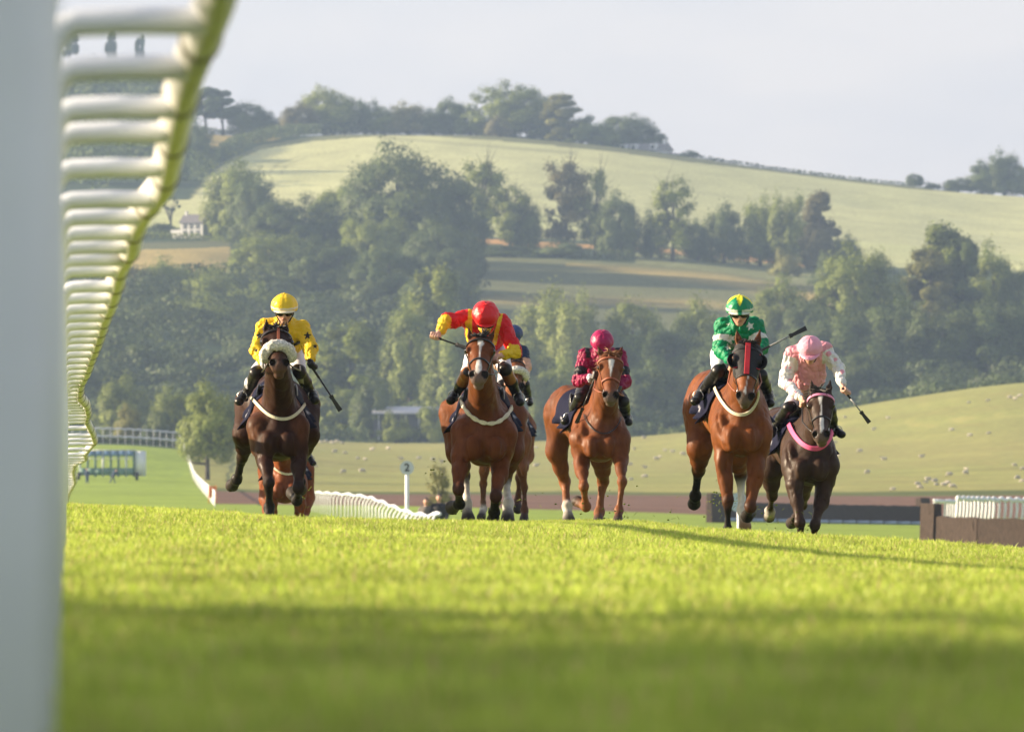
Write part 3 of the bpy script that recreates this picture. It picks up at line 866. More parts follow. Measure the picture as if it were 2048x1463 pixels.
def hedge(name, pts, hm, wm, label, col=DARK, dens=1.0, seed=1, cat='hedge'):
    """pts: (photo x, D); a clipped-looking run of leaves with an uneven top"""
    r = np.random.default_rng(seed)
    Vs = []; Cs = []
    P0 = [G(x, D) for x, D in pts]
    for a, b in zip(P0[:-1], P0[1:]):
        L = (b - a).length
        n = int(L * dens * 26)
        t = r.uniform(size=n)
        p = np.array(a)[None] * (1 - t[:, None]) + np.array(b)[None] * t[:, None]
        gz = ground_z(p[:, 0], p[:, 1])
        hh = hm * (0.85 + 0.2 * vnoise(p[:, 0] / 4, p[:, 1] / 4, 3))
        z = gz + hh * r.uniform(0.02, 1.0, n)
        ang = r.uniform(0, 2 * math.pi, n)
        p = np.stack([p[:, 0] + np.cos(ang) * wm / 2, p[:, 1] + np.sin(ang) * wm / 2, z], -1)
        a_ = rand_dirs(r, n) * 0.34; b_ = rand_dirs(r, n) * 0.28
        Vs.append(np.stack([p - a_, p - b_, p + a_, p + b_], 1).reshape(-1, 3))
        Cs.append(np.repeat(np.array(col)[None] * r.uniform(0.75, 1.25, (n, 1)), 4, axis=0))
    V = np.concatenate(Vs); C = np.concatenate(Cs)
    o = mesh_obj(name, V, quads(len(V) // 4), M_LEAF, smooth=False, cols=C)
    return tag(o, label, cat)

def build_hedges():
    hedge('hedge', [(392, 2560), (430, 2640), (480, 2700), (560, 2750), (650, 2790), (760, 2805), (860, 2806)], 4.2, 3.5, 'dark hedge climbing round the left brow of the corn field', seed=2, dens=1.8)
    hedge('hedge', [(860, 2806), (960, 2800), (1060, 2802), (1160, 2802), (1232, 2802)], 4.0, 3.5, 'dark hedge along the top of the corn field under the largest trees', seed=3, dens=1.8)
    hedge('hedge', [(1362, 2795), (1450, 2800), (1600, 2805), (1720, 2810), (1812, 2810)], 1.4, 2, 'thin dark hedge on the bare skyline between the farmhouse and the right-hand clump', seed=4, dens=.7)
    hedge('hedge', [(386, 2802), (450, 2800), (520, 2798), (600, 2796)], 2.2, 3, 'low hedge under the skyline pair with bare trunks', seed=14, dens=1.5)
    hedge('hedge', [(240, 2235), (330, 2235), (460, 2225)], 2.2, 2.5, 'green hedge between the straw field and the white cottage', col=GREEN, seed=5)
    hedge('hedge', [(1290, 2245), (1420, 2245), (1500, 2245), (1620, 2240)], 3.4, 3, 'dark hedge joining the hedgerow trees on the right half of the hill', seed=6)
    hedge('hedge', [(950, 2215), (1040, 2215), (1100, 2212), (1260, 2212)], 3.2, 3, 'dark hedge along the top of the green meadow', seed=16)
    hedge('hedge', [(1640, 2120), (1760, 2110), (1850, 2105), (2060, 2100)], 3.0, 3, 'dark hedge at the foot of the corn field behind the right-hand trees', seed=7)
    hedge('hedge', [(570, 1566), (700, 1566), (860, 1566), (1000, 1566), (1180, 1566), (1330, 1566)], 2.6, 2.5, 'long dark hedge behind the sheep pasture in the middle', seed=8)
    hedge('hedge', [(1330, 1530), (1430, 1520), (1560, 1514), (1700, 1512), (1850, 1512), (2080, 1515)], 1.6, 2.5, 'low dark hedge along the brow of the sheep pasture on the right', seed=9)
    hedge('hedge', [(150, 1210), (250, 1210), (368, 1210)], 1.0, 2, 'low dark bank behind the far white fence', seed=10, dens=1.4)
def added_shade_trees():
    # unseen trees added beyond the left edge only to shade the near turf
    for i, (X, Y, H_, w_) in enumerate(((-31, 7, 12.8, 11), (-30, 13, 12.2, 11), (-31, 18.5, 11.2, 11), (-32, 22.5, 10.2, 9), (-33, 27, 10.0, 8), (-34, 33, 9.85, 8))):
        cm, tm, dims = tree_proto('round', 'GREEN', i % 3)
        e = empty('broadleaf_tree', (X, Y, 0), rz=i * 1.3, label=['first', 'second', 'third', 'fourth', 'fifth', 'sixth'][i] + ' unseen tree added beyond the left edge for its shade, counted from the camera', cat='tree', group='unseen trees added for shade')
        e.scale = (w_ / dims[1], w_ / dims[1], H_ / dims[0])
        for nme, me in (('crown', cm), ('trunk', tm)):
            o = bpy.data.objects.new(nme, me); COL.objects.link(o); o.parent = e
build_masses()
build_hedges()
added_shade_trees()
# ------------------------------------------------------------------ smooth solid modelling (bodies grown as one skin)
class Sdf:
    def __init__(s): s.pr = []
    def cap(s, a, b, ra, rb, k=0.03, sx=1.0, sy=1.0, col=None, cut=False, w=1.0):
        s.pr.append(('cap', np.array(a, float), np.array(b, float), float(ra), float(rb), k, np.array([sx, sy, 1.0]), col, cut, w)); return s
    def ell(s, c, r, k=0.03, rot=None, col=None, cut=False, w=1.0):
        r = np.array(r, float) if hasattr(r, '__len__') else np.array([r, r, r], float)
        M = np.eye(3) if rot is None else np.array(rot)          # rows = local axes
        s.pr.append(('ell', np.array(c, float), M, r, None, k, None, col, cut, w)); return s
    @staticmethod
    def dist(p, q):
        if p[0] == 'cap':
            _, a, b, ra, rb, k, sc, col, cut, w = p
            m = min(sc)
            A = a / sc; B = b / sc; Q = q / sc
            ba = B - A; pa = Q - A
            h = np.clip(pa @ ba / max(ba @ ba, 1e-9), 0, 1)
            d = np.sqrt(((pa - h[:, None] * ba) ** 2).sum(1)) - (ra + h * (rb - ra))
            return d * (m if m < 1 else 1.0)
        _, c, M, r, _, k, _, col, cut, w = p
        l = (q - c) @ M.T
        k0 = np.sqrt(((l / r) ** 2).sum(1)); k1 = np.sqrt(((l / r ** 2) ** 2).sum(1))
        return np.where(k1 < 1e-9, -min(r), k0 * (k0 - 1) / np.maximum(k1, 1e-9))
    def box_of(s, p, pad):
        if p[0] == 'cap':
            _, a, b, ra, rb, k, sc, *_ = p
            R_ = max(ra, rb) * np.maximum(sc, 1.0) + pad
            return np.minimum(a, b) - R_, np.maximum(a, b) + R_
        _, c, M, r, *_ = p
        e = np.abs(M.T) @ r + pad
        return c - e, c + e
    @staticmethod
    def comb(F, d, k, cut):
        if cut:
            h = np.maximum(k - np.abs(F + d), 0) / k
            return np.maximum(F, -d) + h * h * k * 0.25
        h = np.maximum(k - np.abs(F - d), 0) / k
        return np.minimum(F, d) - h * h * k * 0.25
    def ev(s, q):
        F = np.full(len(q), 5.0)
        for p in s.pr:
            F = s.comb(F, s.dist(p, q), p[5], p[8])
        return F
    def mesh(s, h, disp=None):
        lo = np.min([s.box_of(p, 2.5 * h)[0] for p in s.pr if not p[8]], axis=0)
        hi = np.max([s.box_of(p, 2.5 * h)[1] for p in s.pr if not p[8]], axis=0)
        n = np.ceil((hi - lo) / h).astype(int) + 2
        F = np.full(n, 5.0, dtype=np.float32)
        ax = [lo[i] + h * np.arange(n[i]) for i in range(3)]
        for p in s.pr:
            a, b = s.box_of(p, p[5] * 1.05 + 2.5 * h)
            i0 = np.clip(np.floor((a - lo) / h).astype(int), 0, n); i1 = np.clip(np.ceil((b - lo) / h).astype(int) + 1, 0, n)
            if np.any(i1 <= i0): continue
            g = np.stack(np.meshgrid(*[ax[j][i0[j]:i1[j]] for j in range(3)], indexing='ij'), -1)
            sh = g.shape[:3]
            d = s.dist(p, g.reshape(-1, 3)).reshape(sh)
            sl = tuple(slice(i0[j], i1[j]) for j in range(3))
            F[sl] = s.comb(F[sl], d, p[5], p[8])
        return surface_nets(F, lo, h)
    def colors(s, V, default, sig=0.012):
        num = np.zeros((len(V), 3)); den = np.zeros(len(V))
        ds = []; cs = []; ws = []
        for p in s.pr:
            if p[8] and p[7] is None: continue
            d = s.dist(p, V)
            if p[8]: d = np.abs(d) * 1.0 - (0.05 if p[9] > 1 else 0.0) * (np.abs(d) < 0.010)
            ds.append(d); cs.append(np.array(p[7] if p[7] is not None else default)); ws.append(p[9])
        ds = np.array(ds); m = ds.min(0)
        for d, c, w in zip(ds, cs, ws):
            e = np.exp(-np.clip((d - m) / sig, 0, 40)) * w
            num += e[:, None] * (c if c.ndim == 2 else c[None]); den += e
        return num / den[:, None]
    def march(s, o, d, tmax=3.0, off=0.0, steps=60):
        """first hit of rays from outside; o (n,3), d (n,3)"""
        o = np.atleast_2d(o).astype(float); d = np.atleast_2d(d).astype(float)
        t = np.zeros(len(o))
        for _ in range(steps):
            f = s.ev(o + d * t[:, None]) - off
            t = t + np.clip(f, -0.02, 0.25) * 0.85
            t = np.minimum(t, tmax)
        return o + d * t[:, None], t < tmax - 1e-3
    def out(s, o, d, off=0.006, steps=40, t0=0.0):
        """walk outwards from an inside point until the skin"""
        o = np.atleast_2d(o).astype(float); d = np.atleast_2d(d).astype(float)
        t = np.full(len(o), t0)
        for _ in range(steps):
            f = s.ev(o + d * t[:, None]) - off
            t = t + np.clip(-f, -0.02, 0.08) * 0.9
        return o + d * t[:, None]

def surface_nets(F, lo, h):
    n = np.array(F.shape); cn = n - 1
    S = F < 0
    tot = int(np.prod(cn))
    acc = np.zeros((tot, 3)); cnt = np.zeros(tot)
    strides = np.array([cn[1] * cn[2], cn[2], 1])
    quad_src = []
    for a in range(3):
        s0 = [slice(None)] * 3; s1 = [slice(None)] * 3
        s0[a] = slice(0, -1); s1[a] = slice(1, None)
        A = S[tuple(s0)]; B = S[tuple(s1)]
        idx = np.argwhere(A != B)
        if len(idx) == 0: continue
        f0 = F[tuple(s0)][tuple(idx.T)]; f1 = F[tuple(s1)][tuple(idx.T)]
        t = f0 / (f0 - f1)
        pos = idx.astype(float); pos[:, a] += t
        o1, o2 = [i for i in range(3) if i != a]
        cells = []
        ok_all = np.ones(len(idx), bool)
        for da, db in ((0, 0), (1, 0), (1, 1), (0, 1)):
            c = idx.copy(); c[:, o1] -= da; c[:, o2] -= db
            ok = np.all((c >= 0) & (c < cn), axis=1)
            fl = c @ strides
            cells.append(np.where(ok, fl, 0)); ok_all &= ok
            f = fl[ok]
            for j in range(3):
                acc[:, j] += np.bincount(f, weights=pos[ok, j], minlength=tot)
            cnt += np.bincount(f, minlength=tot)
        q = np.stack(cells, 1)[ok_all]
        inside0 = A[tuple(idx.T)][ok_all]
        flip = inside0 if a != 1 else ~inside0
        q[~flip] = q[~flip][:, ::-1]
        quad_src.append(q)
    used = np.nonzero(cnt > 0)[0]
    remap = np.full(tot, -1); remap[used] = np.arange(len(used))
    V = lo + h * (acc[used] / cnt[used][:, None])
    Q = remap[np.concatenate(quad_src)]
    return V, Q

def laplace(V, Q, it=2, lam=0.5):
    n = len(V)
    e = np.concatenate([Q[:, [0, 1]], Q[:, [1, 2]], Q[:, [2, 3]], Q[:, [3, 0]]])
    a = np.concatenate([e[:, 0], e[:, 1]]); b = np.concatenate([e[:, 1], e[:, 0]])
    deg = np.bincount(a, minlength=n).astype(float)
    for _ in range(it):
        M = np.stack([np.bincount(a, weights=V[b, j], minlength=n) for j in range(3)], 1) / deg[:, None]
        V = V + lam * (M - V)
    return V

def vnormals(V, Q):
    n = np.cross(V[Q[:, 2]] - V[Q[:, 0]], V[Q[:, 3]] - V[Q[:, 1]])
    N = np.zeros_like(V)
    for j in range(4):
        for c in range(3):
            N[:, c] += np.bincount(Q[:, j], weights=n[:, c], minlength=len(V))
    return N / (np.linalg.norm(N, axis=1)[:, None] + 1e-12)

def n3(V, f, seed=0):
    return (vnoise(V[:, 0] * f + 31.7, V[:, 1] * f * .9 + V[:, 2] * f * .6, seed) + vnoise(V[:, 2] * f + 11.3, V[:, 0] * f * .7 - V[:, 1] * f * .8, seed + 5)) * 0.5

def unit(v):
    v = np.asarray(v, float); return v / (np.linalg.norm(v) + 1e-12)

def photo_xy(V):
    return 1024 + V[:, 0] / V[:, 1] * FPX, HOR - (V[:, 2] - CZ) / V[:, 1] * FPX

def strap(name, pts, wd, th, m, parent, nrm, closed=False, cols=None):
    """flat band through pts; nrm = outward normals"""
    pts = np.asarray(pts); nrm = np.asarray(nrm); n = len(pts)
    V = []
    for i in range(n):
        if closed: t = unit(pts[(i + 1) % n] - pts[i - 1])
        else: t = unit(pts[min(i + 1, n - 1)] - pts[max(i - 1, 0)])
        nn = unit(nrm[i] - t * (nrm[i] @ t)); b = np.cross(t, nn)
        w_ = wd[i] if hasattr(wd, '__len__') else wd
        V += [pts[i] - b * w_ / 2 - nn * .003, pts[i] + b * w_ / 2 - nn * .003, pts[i] + b * w_ / 2 * .9 + nn * th, pts[i] - b * w_ / 2 * .9 + nn * th]
    F = []
    rng = range(n) if closed else range(n - 1)
    for i in rng:
        j = (i + 1) % n
        for k in range(4):
            F.append([i * 4 + k, i * 4 + (k + 1) % 4, j * 4 + (k + 1) % 4, j * 4 + k])
    if not closed:
        F.append([0, 1, 2, 3][::-1]); F.append([(n - 1) * 4 + k for k in range(4)])
    return mesh_obj(name, V, F, m, parent, smooth=False)
# ------------------------------------------------------------------ race horses
M_COAT = mat('horse_coat', attr=True, rough=0.52, spec=0.16, noise=0.2, nscale=26, bump=0.5, bscale=45, bdist=0.006, stretch=(1, 1, .35))
def _rough_var(m, lo, hi, sc_):
    nt_ = m.node_tree; b_ = nt_.nodes['Principled BSDF']
    t_ = nt_.nodes.new('ShaderNodeTexCoord'); n_ = nt_.nodes.new('ShaderNodeTexNoise'); n_.inputs['Scale'].default_value = sc_; n_.inputs['Detail'].default_value = 3
    r_ = nt_.nodes.new('ShaderNodeMapRange'); r_.inputs['From Min'].default_value = .35; r_.inputs['From Max'].default_value = .65; r_.inputs['To Min'].default_value = lo; r_.inputs['To Max'].default_value = hi
    nt_.links.new(t_.outputs['Object'], n_.inputs['Vector']); nt_.links.new(n_.outputs['Fac'], r_.inputs['Value']); nt_.links.new(r_.outputs[0], b_.inputs['Roughness'])
_rough_var(M_COAT, .40, .74, 7.0)
M_HOOF = mat('hoof', attr=True, rough=0.5, noise=0.2, nscale=60)
M_HAIR_D = mat('hair_dark', (0.022, 0.016, 0.013), 0.5)
M_HAIR_C = mat('hair_chestnut', (0.22, 0.085, 0.03), 0.5)
M_LEATHER = mat('leather_black', (0.016, 0.013, 0.012), 0.35, noise=0.3, nscale=80)
M_TAN = mat('leather_tan', (0.28, 0.075, 0.03), 0.5, noise=0.2, nscale=80)
M_CREAM = mat('cream_webbing', (0.66, 0.61, 0.46), 0.75, noise=0.15, nscale=90, bump=.3, bscale=200)
M_PINKW = mat('pink_webbing', (0.72, 0.10, 0.26), 0.7, noise=0.1, nscale=90)
M_NAVY = mat('navy_cloth', (0.014, 0.016, 0.05), 0.7, attr=True, bump=.4, bscale=25, bdist=.01)
M_METAL = mat('steel', (0.6, 0.58, 0.55), 0.25, metal=1.0)
M_EYE = mat('eye', (0.012, 0.008, 0.006), 0.08, spec=0.8)
M_FLEECE = mat('sheepskin', (0.78, 0.75, 0.70), 0.95, noise=0.35, nscale=55, bump=1.0, bscale=90, bdist=0.02)
M_RUBBER = mat('black_rubber', (0.014, 0.014, 0.016), 0.45)
M_REDBAND = mat('red_band', (0.55, 0.02, 0.035), 0.6)
M_WHITEC = mat('white_cloth', (0.75, 0.75, 0.76), 0.7)

BAY = (0.128, 0.038, 0.011); DBAY = (0.036, 0.014, 0.008); CHEST = (0.135, 0.042, 0.014); DBROWN = (0.040, 0.021, 0.014)
BLACK = (0.014, 0.011, 0.010); WHT = (0.62, 0.58, 0.53); HOOFD = (0.045, 0.038, 0.035); HOOFB = (0.24, 0.15, 0.08)
HORSES = {}

def solve(pts, lens, signs, D, d0):
    """photo points + segment lengths + front/back signs -> world joints"""
    out = [np.array(P(pts[0][0], pts[0][1], D + d0))]
    d = d0
    for i in range(1, len(pts)):
        flat = np.array(P(pts[i][0], pts[i][1], D + d))
        pr = math.hypot(flat[0] - out[-1][0], flat[2] - out[-1][2])
        dd = math.sqrt(max(lens[i - 1] ** 2 - pr ** 2, 0.0)) * signs[i - 1]
        d += dd
        out.append(np.array(P(pts[i][0], pts[i][1], D + d)))
    return out

def horse(label, D, sp, coat, leg_col, belly=None, hair=None, socks=(), blaze=None, girth='cream', extras=(), muz=None, group='race horses galloping up the turf'):
    s = FPX / D
    Q = lambda x, y, d=0.0: np.array(P(x, y, D + d))
    cx, cy, hw, ch = sp['chest']; hw = hw * .91
    px, py = sp['croup']
    coat = np.array(coat); leg_col = np.array(leg_col)
    belly = np.array(belly if belly is not None else coat * 1.2)
    muz = np.array(muz if muz is not None else BLACK)
    hair = hair or M_HAIR_D
    root = empty('race_horse', tuple(Q(cx, cy, 0.6)[:2]) + (float(ground_z(Q(cx, cy, .6)[0], D + .6)[0]),), label=label, cat='horse', group=group)
    b = Sdf()
    C0 = Q(cx, cy)
    mid = (C0 + Q(px, py, 1.6)) / 2
    # ---- trunk
    b.ell(Q(cx, cy - .03 * s, 0.30), (hw * 0.88, 0.36, ch * 0.86), k=.05, col=coat)
    b.ell(Q(cx, cy + ch * s * 0.18, 0.12), (hw * 0.72, 0.22, ch * 0.60), k=.06, col=coat)
    b.cap(Q(cx, cy, 0.35) + [0, 0, .02], Q(px * .75 + cx * .25, py * .8 + cy * .2, 1.25) + [0, 0, .02], 0.285, 0.240, k=.07, sx=0.93, col=belly)
    b.cap(Q(cx, cy - ch * s * 0.55, 0.45), Q(px, py, 1.5) + [0, 0, .10], 0.17, 0.20, k=.12, col=coat)      # back line
    b.ell(Q(px, py, 1.60), (0.265, 0.36, 0.27), k=.1, col=coat)
    # ---- shoulders and breast muscles
    for sgn, key in ((-1, 'FL'), (1, 'FR')):
        sh = sp[key][0]
        top = Q(cx + sgn * 0.10 * s, cy - ch * s * 0.75, 0.45)
        pt = Q(sh[0], sh[1], 0.05)
        b.cap(top, pt + np.array([0, 0.05, 0]), 0.095, 0.105, k=.07, col=coat * .4 + belly * .6)
        b.ell(Q(cx + sgn * hw * s * 0.38, cy + ch * s * 0.34, -0.05), (0.098, 0.105, 0.12), k=.022, col=coat)
        b.ell(Q(cx + sgn * hw * s * 0.80, cy + ch * s * 0.12, 0.13), (0.075, 0.17, 0.19), k=.06, col=coat * .35 + belly * .65)
    b.cap(Q(cx, cy + ch * s * 0.05, -0.15), Q(cx, cy + ch * s * 0.80, -0.10), 0.016, 0.034, k=.045, cut=True)
    for sgn in (-1, 1):    # grooves between the shoulder and the breast
        b.cap(Q(cx + sgn * hw * s * 0.72, cy - ch * s * 0.25, -0.09), Q(cx + sgn * hw * s * 0.66, cy + ch * s * 0.62, -0.12), 0.008, 0.018, k=.05, cut=True)
    for sgn, key in ((-1, 'FL'), (1, 'FR')):
        el = sp[key][1]; sh = sp[key][0]
        # triceps, forearm extensor and the crease under the breast
        b.ell(Q(sh[0] * .6 + el[0] * .4 + sgn * .05 * s, sh[1] * .6 + el[1] * .4, 0.22), (0.055, 0.12, 0.12), k=.025, col=coat)
        b.ell(Q(el[0] + sgn * .025 * s, el[1] + .05 * s, 0.03), (0.046, 0.055, 0.13), k=.02, col=coat)
        b.cap(Q(el[0] - sgn * .085 * s, el[1] - .05 * s, -0.07), Q(el[0] - sgn * .075 * s, el[1] + .09 * s, 0.02), 0.012, 0.020, k=.03, cut=True)
        b.cap(Q(cx + sgn * hw * s * .95, cy - ch * s * .45, 0.12), Q(cx + sgn * hw * s * .78, cy + ch * s * .35, -0.12), 0.006, 0.012, k=.04, cut=True)
    # ---- neck
    nx, ny = sp['neck']; plx, ply = sp['poll']; mzx, mzy = sp['muzzle']
    dpoll = sp.get('dpoll', -0.42)
    poll = Q(plx, ply, dpoll)
    low = Q(nx, ny + 0.06 * s, 0.16); topn = Q(nx * .5 + cx * .5, ny - 0.16 * s, 0.46)
    # ---- head frame
    L = sp.get('head', 0.56)
    mz0 = Q(mzx, mzy, dpoll); pr = math.hypot(mz0[0] - poll[0], mz0[2] - poll[2])
    dz = math.sqrt(max(L ** 2 - pr ** 2, 0.02))
    muzz = Q(mzx, mzy, dpoll - dz)
    a = unit(muzz - poll)
    lat = unit(np.array([1.0, sp.get('yaw', 0.0), sp.get('roll', 0.0)])); lat = unit(lat - a * (lat @ a))
    nrm = unit(np.cross(lat, a)); nrm = nrm if nrm[1] < 0 or nrm[2] > 0 else -nrm
    if nrm @ np.array([0, -1, 0.6]) < 0: nrm = -nrm
    L = np.linalg.norm(muzz - poll)
    HS = sp.get('hs', 1.20)
    H = lambda t, l=0.0, n=0.0: poll + a * (t * L) + lat * (l * HS) + nrm * (n * HS)
    he = lambda c, r, **kw: b.ell(c, np.array(r, float) * np.array([HS, HS, 1.0]), **kw)
    hcp = lambda a_, b_, ra, rb, **kw: b.cap(a_, b_, ra * HS, rb * HS, **kw)
    jaw = H(0.26, 0, -0.13)
    b.cap(low, jaw, 0.185, 0.085, k=.09, sx=0.78, col=coat)
    b.cap(topn, H(0.06, 0, -0.06), 0.17, 0.075, k=.09, sx=0.66, col=coat)
    b.cap((low + topn) / 2, (jaw + H(0.06, 0, -.06)) / 2, 0.19, 0.085, k=.08, sx=0.74, col=coat)
    for sg in (-1, 1):   # jugular groove edges
        b.cap(low + [sg * .07, -.05, 0.02], jaw + [sg * .045, 0, 0], 0.06, 0.035, k=.05, col=coat)
    rot = np.stack([lat, nrm, a])
    HK = 1.10
    he(H(0.14, 0, -0.03), (0.092 * HK, 0.085, 0.11), k=.03, rot=rot, col=coat)
    hcp(H(0.12, 0, -0.015), H(0.46, 0, -0.008), 0.078 * HK, 0.056 * HK, k=.03, sx=1.18, col=coat)
    for sg in (-1, 1):
        he(H(0.33, sg * 0.052, -0.085), (0.042, 0.075, 0.115), k=.04, rot=rot, col=coat)
        he(H(0.29, sg * 0.084 * HK, 0.012), (0.027, 0.03, 0.040), k=.02, rot=rot, col=coat)       # brow
        he(H(0.50, sg * 0.058, -0.012), (0.014, 0.018, 0.10), k=.03, rot=rot, col=coat)     # cheek ridge
    hcp(H(0.42, 0, -0.012), H(0.86, 0, -0.006), 0.063, 0.053, k=.03, sx=1.0, col=coat)
    hcp(H(0.45, 0, -0.065), H(0.84, 0, -0.052), 0.052, 0.032, k=.03, col=coat)
    he(H(0.93, 0, -0.012), (0.068, 0.048, 0.056), k=.03, rot=rot, col=muz)
    he(H(0.985, 0, -0.028), (0.052, 0.036, 0.036), k=.02, rot=rot, col=muz)
    he(H(0.975, 0, -0.076), (0.040, 0.032, 0.040), k=.010, rot=rot, col=muz)
    for sg in (-1, 1):
        he(H(0.915, sg * 0.050, 0.014), (0.027, 0.026, 0.036), k=.016, rot=rot, col=muz)
        he(H(0.950, sg * 0.048, 0.034), (0.021, 0.036, 0.026), k=.006, rot=rot, cut=True, col=(0.006, 0.004, 0.004), w=2.0)
        # eye socket
        he(H(0.30, sg * 0.108 * HK, 0.012), (0.018, 0.02, 0.022), k=.012, rot=rot, cut=True, col=np.array(coat) * .4)
    # ears
    for sg, key in ((-1, 'earL'), (1, 'earR')):
        ex, ey = sp[key]
        tip = Q(ex, ey, dpoll + 0.02)
        base = H(0.02, sg * 0.062, -0.02)
        v = tip - base; ln = np.linalg.norm(v); v = v / ln * min(max(ln, .10), .17); tip = base + v
        b.cap(base, base + v * 0.45, 0.030, 0.032, k=.02, col=coat); b.cap(base + v * 0.45, tip, 0.031, 0.006, k=.015, col=coat * .6)
        b.cap(base + v * 0.30 + [0, -0.034, 0], base + v * 0.80 + [0, -0.022, 0], 0.017, 0.008, k=.01, cut=True, col=coat * .35)
    # ---- legs
    sockset = dict(socks)
    def leg(key, front):
        pts = sp[key]; sg = sp.get(key + 's', (-1, 1, -1, -1) if front else (1, -1, 1, -1))
        lens = (0.24, 0.40, 0.27, 0.19) if front else (0.34, 0.42, 0.34, 0.20)
        j = solve(pts, lens, sg, D, 0.10 if front else 1.55)
        lc = leg_col
        sock = sockset.get(key)
        fetc = np.array(WHT) if sock else lc
        if front:
            up = coat
            b.cap(j[0], j[1], 0.110, 0.080, k=.045, col=up)
            m1 = j[1] * .55 + j[2] * .45
            b.cap(j[1], m1, 0.080, 0.060, k=.035, col=up)
            b.cap(j[1] + [0, 0.06, 0], m1 + [0, 0.02, 0], 0.07, 0.05, k=.04, col=up)
            kc = up * .5 + lc * .5
            b.cap(j[1] + [.030, -.085, -.03], m1 + [.018, -.066, -.05], 0.008, 0.010, k=.022, cut=True)
            b.cap(j[1] + [-.045, -.080, -.03], m1 + [-.030, -.060, -.05], 0.006, 0.008, k=.022, cut=True)
            b.cap(m1, j[2], 0.060, 0.046, k=.035, col=up * .92 + lc * .08)
            b.ell(j[2], (0.056, 0.056, 0.066), k=.022, col=kc * .5 + lc * .5)
        else:
            up = coat
            b.cap(j[0] + [0, .04, .04], j[1] + [0, .05, 0.03], 0.17, 0.105, k=.10, col=up)
            m1 = j[1] * .5 + j[2] * .5
            b.cap(j[1] + [0, .04, .02], m1, 0.104, 0.076, k=.09, col=up)
            b.cap(m1, j[2], 0.078, 0.054, k=.05, col=up * .85 + lc * .15)
            b.cap(j[0] + [0, .18, -.02], j[1] + [0, .12, 0], 0.13, 0.09, k=.07, col=up)
            v = unit(j[2] - j[3])
            b.cap(j[2] + v * .035 + [0, .025, 0], j[2] - v * .05, 0.040, 0.042, k=.03, col=lc)
            b.ell(j[2], (0.052, 0.055, 0.060), k=.03, col=lc)
        # cannon, tendons, fetlock, pastern, hoof
        c1 = j[2] * .72 + j[3] * .28; c2 = j[2] * .3 + j[3] * .7
        hk = 1.1 if front else 1.16
        lowc = np.array(WHT) if sock and sock > 1 else lc
        b.cap(j[2], c1, 0.044 * hk, 0.034 * hk, k=.02, col=lc)
        b.cap(c1, c2, 0.033 * hk, 0.030 * hk, k=.015, col=lc if not (sock and sock > 1) else lowc)
        b.cap(c2, j[3], 0.030 * hk, 0.041 * hk, k=.02, col=lowc)
        b.cap(c1 + [0, .022, 0], j[3] + [0, .018, 0], 0.024, 0.032, k=.012, col=lowc)
        b.ell(j[3], (0.055, 0.056, 0.060), k=.02, col=fetc)
        pv = j[4] - j[3]; Lp = np.linalg.norm(pv); u = pv / max(Lp, 1e-6)
        cor = j[3] + u * Lp * .55
        b.cap(j[3], cor, 0.048, 0.048, k=.02, col=fetc)
        hc = HOOFB if sp.get(key + 'h') == 'b' else HOOFD
        b.cap(cor, j[4] - u * 0.02, 0.054, 0.066, k=.006, col=hc)
        return j
    J = {k: leg(k, k[0] == 'F') for k in ('FL', 'FR', 'HL', 'HR')}
    V, F = b.mesh(0.0125)
    V = laplace(V, F, 1, 0.4)
    cl = b.colors(V, coat)
    # soft muscle and skin unevenness
    N = vnormals(V, F)
    V = V + N * (0.008 * n3(V, 6, 3) + 0.006 * n3(V, 13, 8) - 0.006 * (1 - np.abs(n3(V, 8, 4))) ** 8 + 0.0015 * n3(V, 30, 8))[:, None]
    cl = cl * (1 + 0.26 * n3(V, 5, 2) + 0.14 * n3(V, 22, 6))[:, None]
    # white blaze, painted along the head frame
    if blaze:
        rel = V - poll
        t = rel @ a / L; l = rel @ lat; nn = rel @ nrm
        frontal = (N @ nrm) > 0.15
        wd = np.interp(t, [x[0] for x in blaze], [x[1] for x in blaze]); ce = np.interp(t, [x[0] for x in blaze], [x[2] if len(x) > 2 else 0 for x in blaze])
        m = smoothstep(0, 0.010, wd - np.abs(l - ce + 0.006 * n3(V, 30, 1))) * frontal * (np.abs(l) < 0.09) * (nn > -0.06) * (np.linalg.norm(rel, axis=1) < L * 1.1)
        cl = cl * (1 - m[:, None]) + np.array((0.66, 0.63, 0.60)) * m[:, None]
    body = mesh_obj('body', V, F, M_COAT, root, cols=np.clip(cl, 0, 1))
    # ---- eyes
    for sg in (-1, 1):
        e = MB(); e.ball(H(0.30, sg * 0.088 * HK, 0.012), 0.027, 8); e.build('eye', M_EYE, root)
    rnd = random.Random(int(cx))
    # ---- mane and forelock: loose hair
    mb = MB()
    tn, tp = topn + np.array([0, 0, .16]), H(0.0, 0, 0.0)
    for i in range(150):
        t = rnd.random()
        o = topn * (1 - t) + H(0.04, 0, -.04) * t + np.array([rnd.uniform(-.02, .02), 0, (0.165 * (1 - t) + 0.075 * t)])
        ln = rnd.uniform(.07, .17)
        dr = unit(np.array([sp.get('maneside', -1) * rnd.uniform(.2, 1), rnd.uniform(.2, .9), rnd.uniform(-.5, .5)]))
        mb.tube([o, o + dr * ln * .5 + [0, 0, .01], o + dr * ln + np.array([0, 0, -.03])], [.008, .006, .001], n=4, caps=False)
    for i in range(34):
        o = H(rnd.uniform(-.02, .06), rnd.uniform(-.035, .035), .055)
        dr = unit(a * rnd.uniform(.1, .8) + lat * rnd.uniform(-.5, .5) + nrm * rnd.uniform(.0, .5) + np.array([0, 0.3, 0.15]))
        mb.tube([o, o + dr * .05, o + dr * rnd.uniform(.07, .11) - nrm * .01], [.009, .007, .001], n=4, caps=False)
